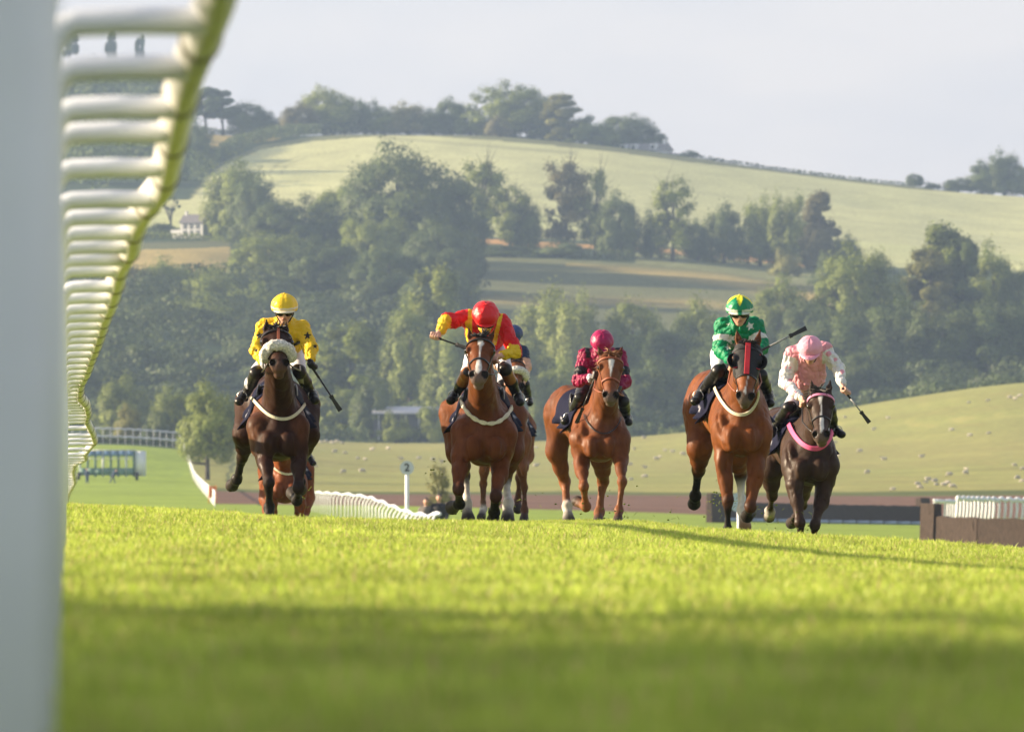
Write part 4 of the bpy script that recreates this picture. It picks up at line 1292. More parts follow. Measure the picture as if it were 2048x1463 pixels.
    mb.build('mane', hair, root)
    # ---- tail
    tb = MB()
    tr_ = Q(px, py, 1.97) + np.array([0, 0, 0.10])
    for i in range(90):
        sd = rnd.uniform(-1, 1)
        tb.tube([tr_ + [sd * .02, 0, 0], tr_ + np.array([sd * .05, .25, -.06]), tr_ + np.array([sd * .10 + rnd.uniform(-.05, .05), .5 + rnd.uniform(0, .2), -.12 + rnd.uniform(-.08, .08)]),
                 tr_ + np.array([sd * .16 + rnd.uniform(-.08, .08), .85 + rnd.uniform(0, .3), -.30 + rnd.uniform(-.12, .12)])], [.012, .012, .008, .001], n=4, caps=False)
    tb.build('tail', hair, root)
    # ---- bridle: straps laid on the skin of the head
    hd = Sdf(); hd.pr = b.pr
    def ring(t, n0=0.0, a0=-180, a1=180, tilt=0.0, nseg=28, off=.004):
        cc = H(t, 0, -0.03)
        ang = np.radians(np.linspace(a0, a1, nseg))
        # 0 deg = towards the forehead side, +-90 = sides
        dr = np.cos(ang)[:, None] * nrm + np.sin(ang)[:, None] * lat + (np.cos(ang) * tilt)[:, None] * a
        dr = dr / np.linalg.norm(dr, axis=1)[:, None]
        p = hd.out(np.repeat(cc[None], nseg, 0), dr, off)
        return p, dr
    brm = extras_get(extras, 'bridle', M_LEATHER)
    bw = extras_get(extras, 'browband', brm)
    br = empty('bridle', (0, 0, 0)); br.parent = root; br.location = (0, 0, 0)
    p, n_ = ring(0.15, a0=-100, a1=100, off=.005); strap('browband', p, 0.022 if bw is brm else .028, .005, bw, br, n_)
    if 'sheepskin' in extras:
        pass
    p, n_ = ring(0.60, a0=-178, a1=178, nseg=36, off=.004)
    nbw = 0.020
    if 'sheepskin' not in extras: strap('noseband', p, nbw, .005, brm, br, n_, closed=True)
    # cheek pieces
    for sg in (-1, 1):
        pts = []; ns = []
        for t in np.linspace(0.12, 0.80, 10):
            ang = math.radians(sg * (84 if t < .7 else 92))
            dr = math.cos(ang) * nrm + math.sin(ang) * lat
            q = hd.out(H(t, 0, -0.025)[None], dr[None], .005)[0]; pts.append(q); ns.append(dr)
        strap('cheek_strap', pts, 0.016, .004, brm, br, ns)
        # bit ring
        bt = MB(); q = pts[-1] + lat * sg * .006
        bt.tube([q + (a * math.cos(x) + nrm * math.sin(x)) * .028 for x in np.linspace(0, 2 * math.pi, 15)], .0045, n=5, caps=False)
        bt.build('bit_ring', M_METAL, br)
    # reins to the rider's hands
    for sg, hk in ((-1, 'reinL'), (1, 'reinR')):
        if hk in sp:
            hx, hy, hd_ = sp[hk]
            q0 = H(0.80, sg * .075, -.03); q1 = Q(hx, hy, hd_)
            md = (q0 + q1) / 2 + np.array([sg * 0.05, 0, -0.05])
            tb_ = MB(); tb_.tube([q0, q0 * .6 + md * .4 + [0, 0, -.01], md, md * .4 + q1 * .6, q1], .0075, n=5)
            tb_.build('rein', extras_get(extras, 'rein', brm), br)
    # ---- sheepskin noseband
    if 'sheepskin' in extras:
        ns_ = sp.get('fleece_t', 0.56)
        p, n_ = ring(ns_, a0=-100, a1=100, off=.028, nseg=26)
        f = Sdf()
        for i in range(25):
            f.cap(p[i], p[i + 1], 0.036, 0.036, k=.03)
        V2, F2 = f.mesh(0.011); N2 = vnormals(V2, F2)
        V2 = V2 + N2 * (0.010 * n3(V2, 45, 3) + .006 * n3(V2, 90, 4))[:, None]
        mesh_obj('sheepskin_noseband', V2, F2, M_FLEECE, br)
    if 'tanline' in extras:
        pts = []
        for t in np.linspace(-0.02, 0.55, 14):
            pts.append(hd.out(H(t, 0.012 - t * .02, -0.02)[None], nrm[None], .006)[0])
        strap('face_strap', pts, 0.026, .005, M_TAN, br, [nrm] * 14)
    if 'hood' in extras:
        # close fitting blinker hood: the head surface pushed out, cut at its edges
        rel = V - poll; t = rel @ a / L; l = rel @ lat; nn = rel @ nrm
        ok = (t > 0.02) & (t < 0.60 + 0.0 * t) & (np.abs(l) < .13) & (nn > -0.14) & (nn < 0.12) & (np.linalg.norm(rel, axis=1) < .42)
        face = ok[F].all(1)
        Vh = V + N * 0.007
        hc = np.tile(np.array((0.009, 0.0085, 0.012)), (len(V), 1))
        useful = np.unique(F[face]); rm = np.full(len(V), -1); rm[useful] = np.arange(len(useful))
        mesh_obj('blinker_hood', Vh[useful], rm[F[face]], mat('hood_cloth', attr=True, rough=.75, bump=.2, bscale=120), root, cols=hc[useful])
        strap('red_stripe', [b.out(H(t_, 0, -.02)[None], nrm[None], .012)[0] for t_ in np.linspace(.05, .60, 16)], .046, .004, M_REDBAND, root, [nrm] * 16)
        for sg in (-1, 1):
            c = H(0.33, sg * 0.098, 0.030)
            # half cup: open towards the front
            cup = MB(); n_r = 9; n_a = 26
            ax = unit(nrm * 0.85 + lat * sg * -0.15)
            e1 = unit(lat * sg - ax * (lat @ ax) * sg); e2 = np.cross(ax, e1)
            VV = []; FF = []
            for i in range(n_r):
                th = math.radians(90 * i / (n_r - 1))
                for j in range(n_a):
                    ph = 2 * math.pi * j / n_a
                    q = c + (e1 * math.cos(ph) * 0.062 + e2 * math.sin(ph) * 0.078) * math.sin(th) - ax * 0.055 * math.cos(th)
                    VV.append(q)
            for i in range(n_r - 1):
                for j in range(n_a):
                    FF.append([i * n_a + j, i * n_a + (j + 1) % n_a, (i + 1) * n_a + (j + 1) % n_a, (i + 1) * n_a + j])
            co = mesh_obj('blinker_cup', VV, FF, M_RUBBER, root)
            md = co.modifiers.new('thick', 'SOLIDIFY'); md.thickness = .006
            rim = MB(); rim.tube([c + e1 * math.cos(x) * 0.063 + e2 * math.sin(x) * 0.079 for x in np.linspace(math.pi * .5, math.pi * 1.5, 18)], .0040, n=6, caps=False)
            rim.build('red_rim', M_REDBAND, co)
    # ---- breast girth: follows the chest seen from the front
    gp = sp['girth']
    xs_ = np.array([g[0] for g in gp], float); ys_ = np.array([g[1] for g in gp], float)
    tt = np.linspace(0, 1, len(gp)); tq = np.linspace(0, 1, 40)
    # smooth curve through the points
    cf = np.polyfit(tt, ys_, min(4, len(gp) - 1)); cg = np.polyfit(tt, xs_, min(3, len(gp) - 1))
    gx = np.polyval(cg, tq); gy = np.polyval(cf, tq)
    if girth:
        trunk = Sdf(); trunk.pr = b.pr[:12] + [q for q in b.pr if q[0] == 'cap' and q[3] >= .12 and q[3] < .20][:4]
        o = np.array([np.array(P(x, y, D - 0.5)) for x, y in zip(gx, gy)])
        dr = np.array([unit(q - np.array([0, 0, CZ])) for q in o])
        hp, ok = trunk.march(o, dr, tmax=1.5, off=.012)
        # normals
        e = 0.004
        nn_ = np.stack([trunk.ev(hp + np.eye(3)[i] * e) - trunk.ev(hp - np.eye(3)[i] * e) for i in range(3)], 1)
        nn_ = nn_ / (np.linalg.norm(nn_, axis=1)[:, None] + 1e-9)
        hp = hp[ok]; nn_ = nn_[ok]
        if girth == 'twist':
            wd = [0.022 + 0.020 * abs(math.sin(i * 0.78)) for i in range(len(hp))]
            strap('breast_girth', hp, wd, .012, M_CREAM, root, nn_)
        elif girth == 'cream': strap('breast_girth', hp, 0.029, .010, M_CREAM, root, nn_)
        elif girth == 'pink': strap('breast_girth', hp, 0.050, .010, M_PINKW, root, nn_)
        elif girth == 'thin': strap('breast_girth', hp, 0.012, .004, M_LEATHER, root, nn_)
    # ---- saddle cloth draped over the back
    barrel = Sdf(); barrel.pr = b.pr[:5]
    na, nd = 34, 16
    Vc = []; Cc = []
    a0, a1 = sp.get('cloth', (-94, 94))
    for i in range(nd):
        dd = 0.52 + 0.62 * i / (nd - 1)
        fr = (dd - 0.2) / 1.3
        c = np.array(Q(cx * (1 - fr) + px * fr, cy * (1 - fr) + py * fr, dd))
        ang = np.radians(np.linspace(a0, a1, na))
        dr = np.stack([np.sin(ang), 0 * ang, np.cos(ang)], 1)
        p = barrel.out(np.repeat(c[None], na, 0), dr, .018)
        edge = np.clip((np.abs(ang) - 1.2) / .5, 0, 1)
        flap = 0.05 * edge * (1 + np.sin(dd * 24 + ang * 3)) + 0.02 * edge * np.sin(ang * 9 + dd * 7)
        p = p + dr * flap[:, None] + np.array([0, 1, 0]) * (edge * .05)[:, None]
        Vc.append(p)
        cc = np.tile(np.array((0.008, 0.009, 0.028)), (na, 1))
        u = np.abs(ang)
        cc[(u > math.radians(a1 - 5)) & (u < math.radians(a1 - 1))] = (0.35, 0.35, 0.4)
        if i in (6, 8, 9): cc[(u > 1.30) & (u < 1.42)] = (0.4, 0.4, 0.46)
        Cc.append(cc)
    Vc = np.concatenate(Vc); Cc = np.concatenate(Cc)
    idx = np.arange(na * nd).reshape(nd, na)
    Fc = np.stack([idx[:-1, :-1], idx[:-1, 1:], idx[1:, 1:], idx[1:, :-1]], -1).reshape(-1, 4)
    co = mesh_obj('saddle_cloth', Vc, Fc, M_NAVY_C, root, cols=Cc)
    md = co.modifiers.new('thick', 'SOLIDIFY'); md.thickness = .010
    # saddle
    fr = 0.45
    sc_ = np.array(Q(cx * (1 - fr) + px * fr, cy * (1 - fr) + py * fr, .78))
    topp = barrel.out(sc_[None], np.array([[0, 0, 1.]]), .02)[0]
    sd = Sdf(); sd.ell(topp + [0, 0, -.01], (0.13, 0.20, 0.035), k=.03); sd.ell(topp + [0, -.17, .035], (0.09, 0.05, 0.05), k=.03)
    for sg in (-1, 1): sd.ell(topp + [sg * .17, -.02, -.10], (0.022, 0.11, 0.11), k=.05)
    Vs_, Fs_ = sd.mesh(.014); mesh_obj('saddle', Vs_, Fs_, M_LEATHER, root)
    HORSES[label] = dict(sdf=b, root=root, H=H)
    return root

def extras_get(ex, key, default):
    for e in ex:
        if isinstance(e, tuple) and e[0] == key: return e[1]
    return default

M_NAVY_C = mat('navy_saddle_cloth', attr=True, rough=.8, spec=.1, bump=.4, bscale=30, bdist=.008)

SPEC = {}
SPEC[1] = dict(chest=(556, 866, .265, .29), croup=(553, 812), neck=(560, 800), poll=(552, 668), muzzle=(559, 733), earL=(533, 637), earR=(573, 640), roll=-.08,
    FL=[(519, 852), (527, 900), (538, 965), (539, 1014), (539, 1050)], FLs=(-1, -1, 1, -1),
    FR=[(592, 852), (598, 902), (597, 975), (594, 1000), (586, 984)], FRs=(-1, -1, 1, 1),
    HL=[(503, 818), (492, 872), (486, 912), (474, 957), (463, 972)], HLs=(-1, 1, 1, 1),
    HR=[(606, 820), (614, 872), (604, 915), (600, 962), (600, 980)], HRs=(-1, 1, 1, 1),
    girth=[(498, 790), (512, 806), (535, 826), (560, 838), (585, 832), (604, 816), (614, 796)], reinL=(535, 738, .1), reinR=(600, 732, .25), dpoll=-.45, fleece_t=.60, hs=1.32)
SPEC[2] = dict(chest=(969, 872, .285, .325), croup=(967, 822), neck=(966, 806), poll=(961, 682), muzzle=(957, 757), earL=(936, 650), earR=(991, 652), maneside=-1,
    FL=[(927, 862), (921, 910), (917, 978), (919, 1008), (903, 1016)], FLs=(-1, -1, 1, 1),
    FR=[(1010, 868), (1001, 928), (992, 992), (988, 1024), (986, 1040)], FRs=(-1, -1, 1, 1),
    HL=[(912, 835), (916, 905), (930, 950), (934, 1004), (936, 1040)], HLs=(-1, 1, -1, -1),
    HR=[(1020, 842), (1022, 908), (1013, 953), (1016, 1006), (1016, 1042)], HRs=(-1, 1, -1, -1),
    girth=[(922, 792), (928, 812), (944, 834), (973, 847), (1000, 841), (1017, 824), (1026, 796)], reinR=(996, 716, .15), reinL=(960, 716, .15), dpoll=-.45)
SPEC[3] = dict(chest=(1020, 878, .28, .30), croup=(1022, 846), neck=(1024, 838), poll=(1030, 724), muzzle=(1036, 776), earL=(1020, 706), earR=(1040, 706),
    FL=[(992, 882), (970, 922), (966, 966), (967, 1018), (962, 1036)], FR=[(1046, 880), (1042, 926), (1049, 974), (1049, 1020), (1048, 1044)],
    HL=[(992, 862), (988, 915), (992, 950), (994, 990), (994, 1005)], HR=[(1048, 862), (1050, 915), (1040, 955), (1036, 1000), (1036, 1020)],
    girth=[(985, 838), (1000, 862), (1022, 872), (1042, 862), (1056, 838)], dpoll=-.45, fleece_t=.5)
SPEC[4] = dict(chest=(1201, 872, .275, .335), croup=(1140, 826), neck=(1209, 818), poll=(1221, 712), muzzle=(1221, 797), earL=(1194, 690), earR=(1245, 692), yaw=.05,
    FL=[(1160, 878), (1163, 926), (1167, 972), (1171, 1012), (1153, 1001)], FLs=(-1, -1, 1, 1),
    FR=[(1240, 876), (1241, 916), (1244, 962), (1238, 1020), (1235, 1046)], FRs=(-1, -1, 1, -1),
    HL=[(1122, 842), (1113, 905), (1130, 962), (1134, 1012), (1139, 1045)], HLs=(-1, 1, -1, -1),
    HR=[(1178, 850), (1204, 918), (1206, 962), (1199, 1024), (1196, 1048)], HRs=(-1, 1, -1, -1),
    girth=[(1168, 828), (1180, 852), (1204, 866), (1228, 858), (1242, 834)], reinL=(1192, 752, .1), reinR=(1238, 778, .15), dpoll=-.42, maneside=-1)
SPEC[5] = dict(chest=(1482, 852, .245, .335), croup=(1428, 806), neck=(1488, 800), poll=(1496, 690), muzzle=(1490, 801), earL=(1472, 652), earR=(1521, 654), yaw=.03,
    FL=[(1449, 862), (1447, 916), (1456, 1002), (1455, 1062), (1455, 1092)], FLs=(-1, -1, 1, -1),
    FR=[(1520, 864), (1512, 930), (1500, 1012), (1494, 1032), (1500, 1024)], FRs=(-1, -1, 1, 1),
    HL=[(1404, 836), (1400, 898), (1397, 940), (1391, 990), (1388, 1008)], HLs=(-1, 1, 1, 1),
    HR=[(1464, 840), (1474, 912), (1480, 945), (1484, 1018), (1491, 1056)], HRs=(-1, 1, -1, -1), HRh='b',
    girth=[(1430, 775), (1440, 796), (1456, 818), (1480, 830), (1500, 822), (1511, 804), (1517, 782)], reinL=(1464, 726, .1), reinR=(1512, 720, .1), dpoll=-.42, head=.60)
SPEC[6] = dict(chest=(1619, 916, .265, .335), croup=(1564, 872), neck=(1628, 868), poll=(1641, 786), muzzle=(1643, 876), earL=(1622, 755), earR=(1661, 755), yaw=-.10,
    FL=[(1586, 930), (1590, 970), (1600, 1044), (1602, 1084), (1600, 1106)], FLs=(-1, -1, 1, -1),
    FR=[(1655, 932), (1645, 985), (1630, 1048), (1626, 1080), (1624, 1100)], FRs=(-1, -1, 1, -1),
    HL=[(1540, 888), (1542, 942), (1544, 990), (1540, 1022), (1539, 1034)], HLs=(-1, 1, 1, 1),
    HR=[(1598, 895), (1604, 965), (1602, 1010), (1592, 1036), (1582, 1046)], HRs=(-1, 1, 1, 1),
    girth=[(1578, 848), (1588, 868), (1604, 886), (1624, 896), (1644, 894), (1657, 880), (1664, 862)], reinL=(1605, 802, .1), dpoll=-.42, head=.58)
SPEC[7] = dict(chest=(571, 966, .29, .30), croup=(573, 930), neck=(568, 920), poll=(560, 862), muzzle=(563, 908), earL=(550, 848), earR=(572, 848),
    FL=[(546, 972), (543, 1006), (546, 1050), (546, 1086), (546, 1108)], FR=[(598, 972), (600, 1006), (598, 1050), (598, 1086), (598, 1108)],
    HL=[(540, 945), (535, 1000), (538, 1040), (538, 1080), (538, 1100)], HR=[(605, 945), (612, 1000), (606, 1040), (606, 1080), (606, 1100)],
    girth=[(530, 915), (543, 930), (560, 943), (578, 948), (596, 940), (610, 922)], dpoll=-.45)

def build_horses(which=None):
    def on(i): return which is None or i in which
    if on(1): horse('dark bay horse with grey sheepskin noseband and tan face strap, leftmost in front', 78, SPEC[1], DBAY, BLACK, belly=(0.15, 0.050, 0.016), extras=('sheepskin', 'tanline'), muz=(0.11, 0.06, 0.045))
    if on(2): horse('bright bay horse with white star and stripe under the red rider', 78, SPEC[2], BAY, BLACK, socks=(('HL', 2), ('HR', 2)), girth='twist', muz=(.16, .11, .10),
        blaze=[(0.08, 0.0), (0.14, .030, .004), (0.24, .030, .006), (0.30, .012, .006), (0.50, .010, .004), (0.60, .018), (0.80, .034, -.004), (0.92, .030, -.006), (.97, 0)])
    if on(3): horse('brown horse with cream sheepskin noseband, mostly hidden behind the bright bay', 115, SPEC[3], (0.17, 0.06, 0.025), (0.10, 0.04, 0.02), socks=(('FL', 1),), girth='thin', extras=('sheepskin',))
    if on(4): horse('chestnut horse with broad white face mark and pale croup, in the middle', 90, SPEC[4], CHEST, (0.20, 0.075, 0.032), hair=M_HAIR_C, socks=(('HL', 1),), girth='thin', extras=(('bridle', M_TAN), ('rein', M_TAN)), muz=(0.13, 0.09, 0.08),
        blaze=[(0.10, .004), (0.20, .036, .004), (0.32, .026, .004), (0.48, .012), (0.56, .008), (0.62, 0)])
    if on(5): horse('bay horse wearing a black blinker hood with a red stripe', 76, SPEC[5], (0.155, 0.048, 0.014), BLACK, socks=(('HR', 2),), extras=('hood', ('rein', M_TAN)), muz=(0.11, 0.08, 0.07),
        blaze=[(0.5, .014, .01), (0.62, .012, .012), (0.72, .006, .006), (0.82, .010, .0), (0.90, .018, -.006), (.97, 0)])
    if on(6): horse('dark brown horse with pink browband and pink breast girth, rightmost', 85, SPEC[6], DBROWN, (0.03, 0.018, 0.014), socks=(('HL', 1),), girth='pink', extras=(('browband', mat('pink_browband', (0.75, 0.25, 0.42), .4)),), muz=(0.13, 0.09, 0.08),
        blaze=[(0.10, .004), (0.18, .026), (0.26, .022), (0.34, .010, .003), (0.55, .012, .006), (0.64, .022, .008), (0.84, .026, .008), (0.93, .014), (.98, 0)])
    if on(7): horse('chestnut horse behind and below the leading dark bay, its chest between the bay forelegs', 115, SPEC[7], (0.175, 0.048, 0.014), (0.15, 0.04, 0.013))
build_horses(globals().get('HORSES_ONLY'))
# ------------------------------------------------------------------ riders
M_SKIN = mat('skin', attr=True, rough=0.5, subsurf=0.12, noise=0.06, nscale=60)
M_SILK = mat('racing_silks', attr=True, rough=0.45, spec=0.3, noise=.08, nscale=9, bump=0.7, bscale=30, bdist=0.02, trans=0.08)
M_BREECH = mat('white_breeches', (0.68, 0.68, 0.74), 0.6, bump=0.5, bscale=18, bdist=0.015)
M_BOOT = mat('riding_boots', attr=True, rough=0.36, spec=0.35, bump=0.35, bscale=20, bdist=0.01)
M_GOG = mat('goggles', (0.01, 0.009, 0.010), 0.06, spec=0.9)
M_STRAP = mat('goggle_strap', (0.02, 0.02, 0.022), 0.7)
M_HELM = mat('helmet_silk', attr=True, rough=0.38, spec=0.4, bump=0.8, bscale=18, bdist=0.02)
M_GLOVE = mat('gloves', (0.018, 0.018, 0.02), 0.6)
M_WHIP = mat('whip', (0.016, 0.015, 0.016), 0.4)
YEL = (0.82, 0.56, 0.02); RED = (0.70, 0.015, 0.02); MAG = (0.27, 0.004, 0.060); BLK = (0.012, 0.012, 0.018)
GRN = (0.0, 0.235, 0.10); PINK = (0.82, 0.38, 0.45); WH = (0.80, 0.80, 0.80); NAVY = (0.02, 0.035, 0.10); PEACH = (0.72, 0.42, 0.30)
SKIN = (0.62, 0.36, 0.27)

def in_star(u, v, r, rot=0.0):
    """mask of a five-pointed star of outer radius r centred on 0"""
    a = np.arctan2(v, u) + math.pi / 2 + rot
    rr = np.hypot(u, v)
    k = 2 * math.pi / 5
    a = np.abs(((a + k / 2) % k) - k / 2)
    ri = r * 0.40
    # edge between outer tip (a=0) and inner corner (a=k/2)
    x, y = rr * np.cos(a), rr * np.sin(a)
    x1, y1 = ri * math.cos(k / 2), ri * math.sin(k / 2)
    return (x - r) * (y1 - 0) - (y - 0) * (x1 - r) > 0 if False else ((x1 - r) * (y - 0) - (y1 - 0) * (x - r)) > 0

def rider(label, D, sp, silk_fn, helm_fn, boot_fn=None, glove=None, whip=None, wlabel=None, goggles=True, breech=None, mask_col=None, peak=0.03):
    s = FPX / D
    Q = lambda x, y, d=0.0: np.array(P(x, y, D + d))
    J = {k: Q(*v) for k, v in sp.items() if isinstance(v, tuple) and len(v) == 3}
    root = empty('person', tuple(Q(*sp['pelvis'])), label=label, cat='person', group='jockeys riding in the race')
    hd = J['head']
    # head frame: face direction and tilt
    tilt = math.radians(sp.get('tilt', 25)); yaw = math.radians(sp.get('yaw', 0))
    f = np.array([math.sin(yaw) * math.cos(tilt), -math.cos(yaw) * math.cos(tilt), -math.sin(tilt)])     # looking direction
    rt = unit(np.cross(f, [0, 0, 1])); rt = -rt if rt[0] < 0 else rt
    up = unit(np.cross(rt, f)); up = -up if up[2] < 0 else up
    rl = math.radians(sp.get('roll', 0)); rt, up = rt * math.cos(rl) + up * math.sin(rl), up * math.cos(rl) - rt * math.sin(rl)
    hh = lambda r=0, u=0, ff=0: hd + rt * r + up * u + f * ff
    rot = np.stack([rt, up, f])
    skin = np.array(SKIN)
    # ---------------- body: one skin from head to feet
    b = Sdf()
    b.ell(hh(0, 0.01, -0.01), (0.078, 0.10, 0.098), k=.02, rot=rot, col=skin)
    b.ell(hh(0, -0.055, 0.035), (0.058, 0.070, 0.060), k=.03, rot=rot, col=skin)
    b.ell(hh(0, -0.108, 0.062), (0.026, 0.020, 0.024), k=.025, rot=rot, col=skin)
    b.cap(hh(0, -0.005, 0.092), hh(0, -0.050, 0.116), 0.010, 0.015, k=.014, col=skin)
    for g in (-1, 1):
        b.ell(hh(g * 0.016, -0.052, 0.104), (0.010, 0.009, 0.012), k=.008, rot=rot, col=skin)
        b.ell(hh(g * 0.042, -0.040, 0.066), (0.024, 0.020, 0.022), k=.02, rot=rot, col=skin * 1.05)
        b.ell(hh(g * 0.082, -0.012, -0.008), (0.012, 0.032, 0.020), k=.008, rot=rot, col=skin)
        b.ell(hh(g * 0.032, 0.002, 0.096), (0.016, 0.010, 0.012), k=.008, rot=rot, cut=True, col=skin * .6)
    b.ell(hh(0, -0.078, 0.094), (0.022, 0.007, 0.010), k=.006, rot=rot, col=(0.42, 0.15, 0.13))
    b.cap(hh(-.016, -0.0785, 0.104), hh(.016, -0.0785, 0.104), 0.0022, 0.0022, k=.003, cut=True, col=(0.15, 0.04, 0.04))
    sL, sR, pv = J['shL'], J['shR'], J['pelvis']
    nk = (sL + sR) / 2 + np.array([0, 0.02, 0.0])
    b.cap(nk, hh(0, -0.05, -0.03), 0.062, 0.055, k=.03, col=skin)
    b.cap(pv, nk + [0, 0, -.05], 0.12, 0.12, k=.05, sx=1.15, col=skin)
    hands = {}
    for g, A in ((-1, 'L'), (1, 'R')):
        sh, el, ha = J['sh' + A], J['el' + A], J['hand' + A]
        b.cap(nk + [g * .05, 0, -.03], sh, 0.06, 0.055, k=.04, col=skin)
        fo = unit(ha - el); wr = ha - fo * 0.075
        b.cap(sh, el, 0.050, 0.040, k=.02, col=skin); b.cap(el, wr, 0.040, 0.025, k=.02, col=skin)
        hip = pv + np.array([g * 0.085, 0, -.03]); kn, an, to = J['kn' + A], J['an' + A], J['to' + A]
        b.cap(hip, kn, 0.075, 0.052, k=.03, col=skin); b.cap(kn, an, 0.048, 0.032, k=.02, col=skin); b.cap(an, to, 0.034, 0.026, k=.02, col=skin)
        # hand: palm, four curled fingers, thumb; the grip axis runs along the whip or rein
        gr = unit(sp.get('grip' + A, (0.25, -1, 0.1)) if not (whip and whip.get('hand') == A) else (Q(*whip['b']) - Q(*whip['a'])))
        gr = unit(gr - fo * (gr @ fo) * 0.6)
        n = unit(np.cross(fo, gr)); n = n if n @ np.array([0, -1, -.3]) > 0 else -n
        hc = glove if glove else skin
        hc = np.array(hc)
        M = np.stack([fo, gr, n])
        b.cap(wr, ha, 0.027, 0.030, k=.015, sx=1.0, col=hc)
        b.ell(ha + fo * .012, (0.048, 0.044, 0.022), k=.01, rot=M, col=hc)
        for q, o_ in enumerate((-0.033, -0.011, 0.011, 0.033)):
            L_ = (0.030, 0.034, 0.033, 0.026)[q]
            k1 = ha + fo * .045 + gr * o_ + n * .006
            p1 = k1 + fo * L_ * .75 + n * .016
            p2 = p1 - fo * .004 + n * .026
            p3 = p2 - fo * .026 + n * .004
            b.cap(k1, p1, 0.0125, 0.0110, k=.004, col=hc * .97); b.cap(p1, p2, 0.0110, 0.0100, k=.003, col=hc); b.cap(p2, p3, 0.0100, 0.0090, k=.003, col=hc * .95)
        t0 = ha - fo * .010 - gr * .040 + n * .012; t1 = t0 + fo * .030 - gr * .006 + n * .022; t2 = t1 + fo * .018 + gr * .022 + n * .012
        b.cap(t0, t1, 0.014, 0.012, k=.006, col=hc); b.cap(t1, t2, 0.012, 0.010, k=.003, col=hc)
        hands[A] = (ha + fo * .055 + n * .022, gr, fo)
    V, F = b.mesh(0.0075)
    V = laplace(V, F, 1, .3)
    mesh_obj('body', V, F, M_SKIN, root, cols=b.colors(V, skin, sig=.006))
    # eyes behind the goggles
    # ---------------- silks: shirt grown a little outside the body
    c = Sdf()
    chest = nk + np.array([0, 0.03, -.06])
    mid = pv * .5 + chest * .5 + np.array([0, 0, 0.03])
    sf = sp.get('shirt', .2)
    c.cap(pv * (1 - sf) + chest * sf, mid, 0.135, 0.155, k=.06, sx=1.10); c.cap(mid, chest, 0.155, 0.150, k=.06, sx=1.15)
    c.cap(sL + [.03, .03, 0], sR + [-.03, .03, 0], 0.072, 0.072, k=.06)
    c.ell(nk + [0, 0.06, -.01], (0.16, 0.17, 0.105), k=.06)
    c.ell(nk + [0, -.06, -.03], (0.14, 0.10, 0.10), k=.05)
    for A in 'LR':
        sh, el, ha = J['sh' + A], J['el' + A], J['hand' + A]
        fo = unit(ha - el); cuff = ha - fo * 0.085
        c.cap(sh, el, 0.073, 0.068, k=.035); c.ell(sh, 0.074, k=.04); c.cap(el, cuff, 0.067, 0.048, k=.02)
        c.ell(el, 0.069, k=.01); c.ell(sh * .4 + el * .6 + [0, 0, -.02], 0.068, k=.03)
        c.cap(cuff, cuff + fo * .02, 0.039, 0.036, k=.004)
    c.cap(nk + (hd - nk) * .25, nk + (hd - nk) * .52, .074, .068, k=.02)
    c.ell(hh(0, -.02, .09), (.075, .065, .075), k=.02, rot=rot, cut=True)
    V, F = c.mesh(0.009); V = laplace(V, F, 1, .4); N = vnormals(V, F)
    V = V + N * (0.005 * n3(V, 7, 1) - 0.015 * (1 - np.abs(n3(V, 13, 2))) ** 5 + 0.006 * n3(V, 30, 5) - 0.012 * (1 - np.abs(n3(V, 26, 9))) ** 6 + 0.006)[:, None]
    x, y = photo_xy(V)
    cl = silk_fn(V, N, x, y, J)
    mesh_obj('silk_shirt', V, F, M_SILK, root, cols=cl)
    # ---------------- breeches
    q = Sdf()
    q.ell(pv, (0.155, 0.145, 0.135), k=.05)
    for g, A in ((-1, 'L'), (1, 'R')):
        hip = pv + np.array([g * 0.09, -0.03, -.02]); kn = J['kn' + A]
        q.cap(hip, kn * .9 + hip * .1, 0.100, 0.066, k=.04)
    V, F = q.mesh(0.010); N = vnormals(V, F); V = V + N * (0.006 * n3(V, 20, 4))[:, None]
    mesh_obj('breeches', V, F, breech or M_BREECH, root)
    # ---------------- boots
    for A in 'LR':
        kn, an, to = J['kn' + A], J['an' + A], J['to' + A]
        bt = Sdf()
        v = unit(kn - an)
        bt.cap(kn + unit(pv - kn) * .05, kn, 0.062, 0.060, k=.02); bt.cap(kn, (kn + an) / 2, 0.060, 0.056, k=.02); bt.cap((kn + an) / 2, an, 0.056, 0.041, k=.02)
        bt.cap(an, to, 0.045, 0.037, k=.02); bt.ell(to, (0.043, 0.05, 0.034), k=.02)
        bt.cap(an + [0, .03, -.02], an + [0, .035, -.055], .026, .024, k=.012)
        V, F = bt.mesh(0.009); N = vnormals(V, F); V = V + N * (0.004 * n3(V, 26, 4))[:, None]
        x, y = photo_xy(V)
        cb = np.tile(np.array((0.010, 0.009, 0.010)), (len(V), 1)) if boot_fn is None else boot_fn(V, x, y, A, kn, an)
        bo = mesh_obj('boot', V, F, M_BOOT, root, cols=cb)
        # stirrup iron round the foot
        st = MB(); cc = an * .45 + to * .55
        sx_ = unit(np.cross(to - an, [0, 0, 1.0])); 
        st.tube([cc + sx_ * math.cos(t) * .048 + np.array([0, 0, 1]) * (math.sin(t) * .050 + .010) for t in np.linspace(0, 2 * math.pi, 20)], .0045, n=5, caps=False)
        st.build('stirrup', M_METAL, bo)
    # ---------------- helmet with silk cover
    h = Sdf()
    h.ell(hh(0, 0.022, -0.010), (0.120, 0.112, 0.134), k=.01, rot=rot)
    h.ell(hh(0, -0.085, -0.015), (0.20, 0.085, 0.20), k=.012, rot=rot, cut=True)
    V, F = h.mesh(0.0075); V = laplace(V, F, 1, .4); N = vnormals(V, F)
    rel = V - hd; lr, lu, lf = rel @ rt, rel @ up, rel @ f
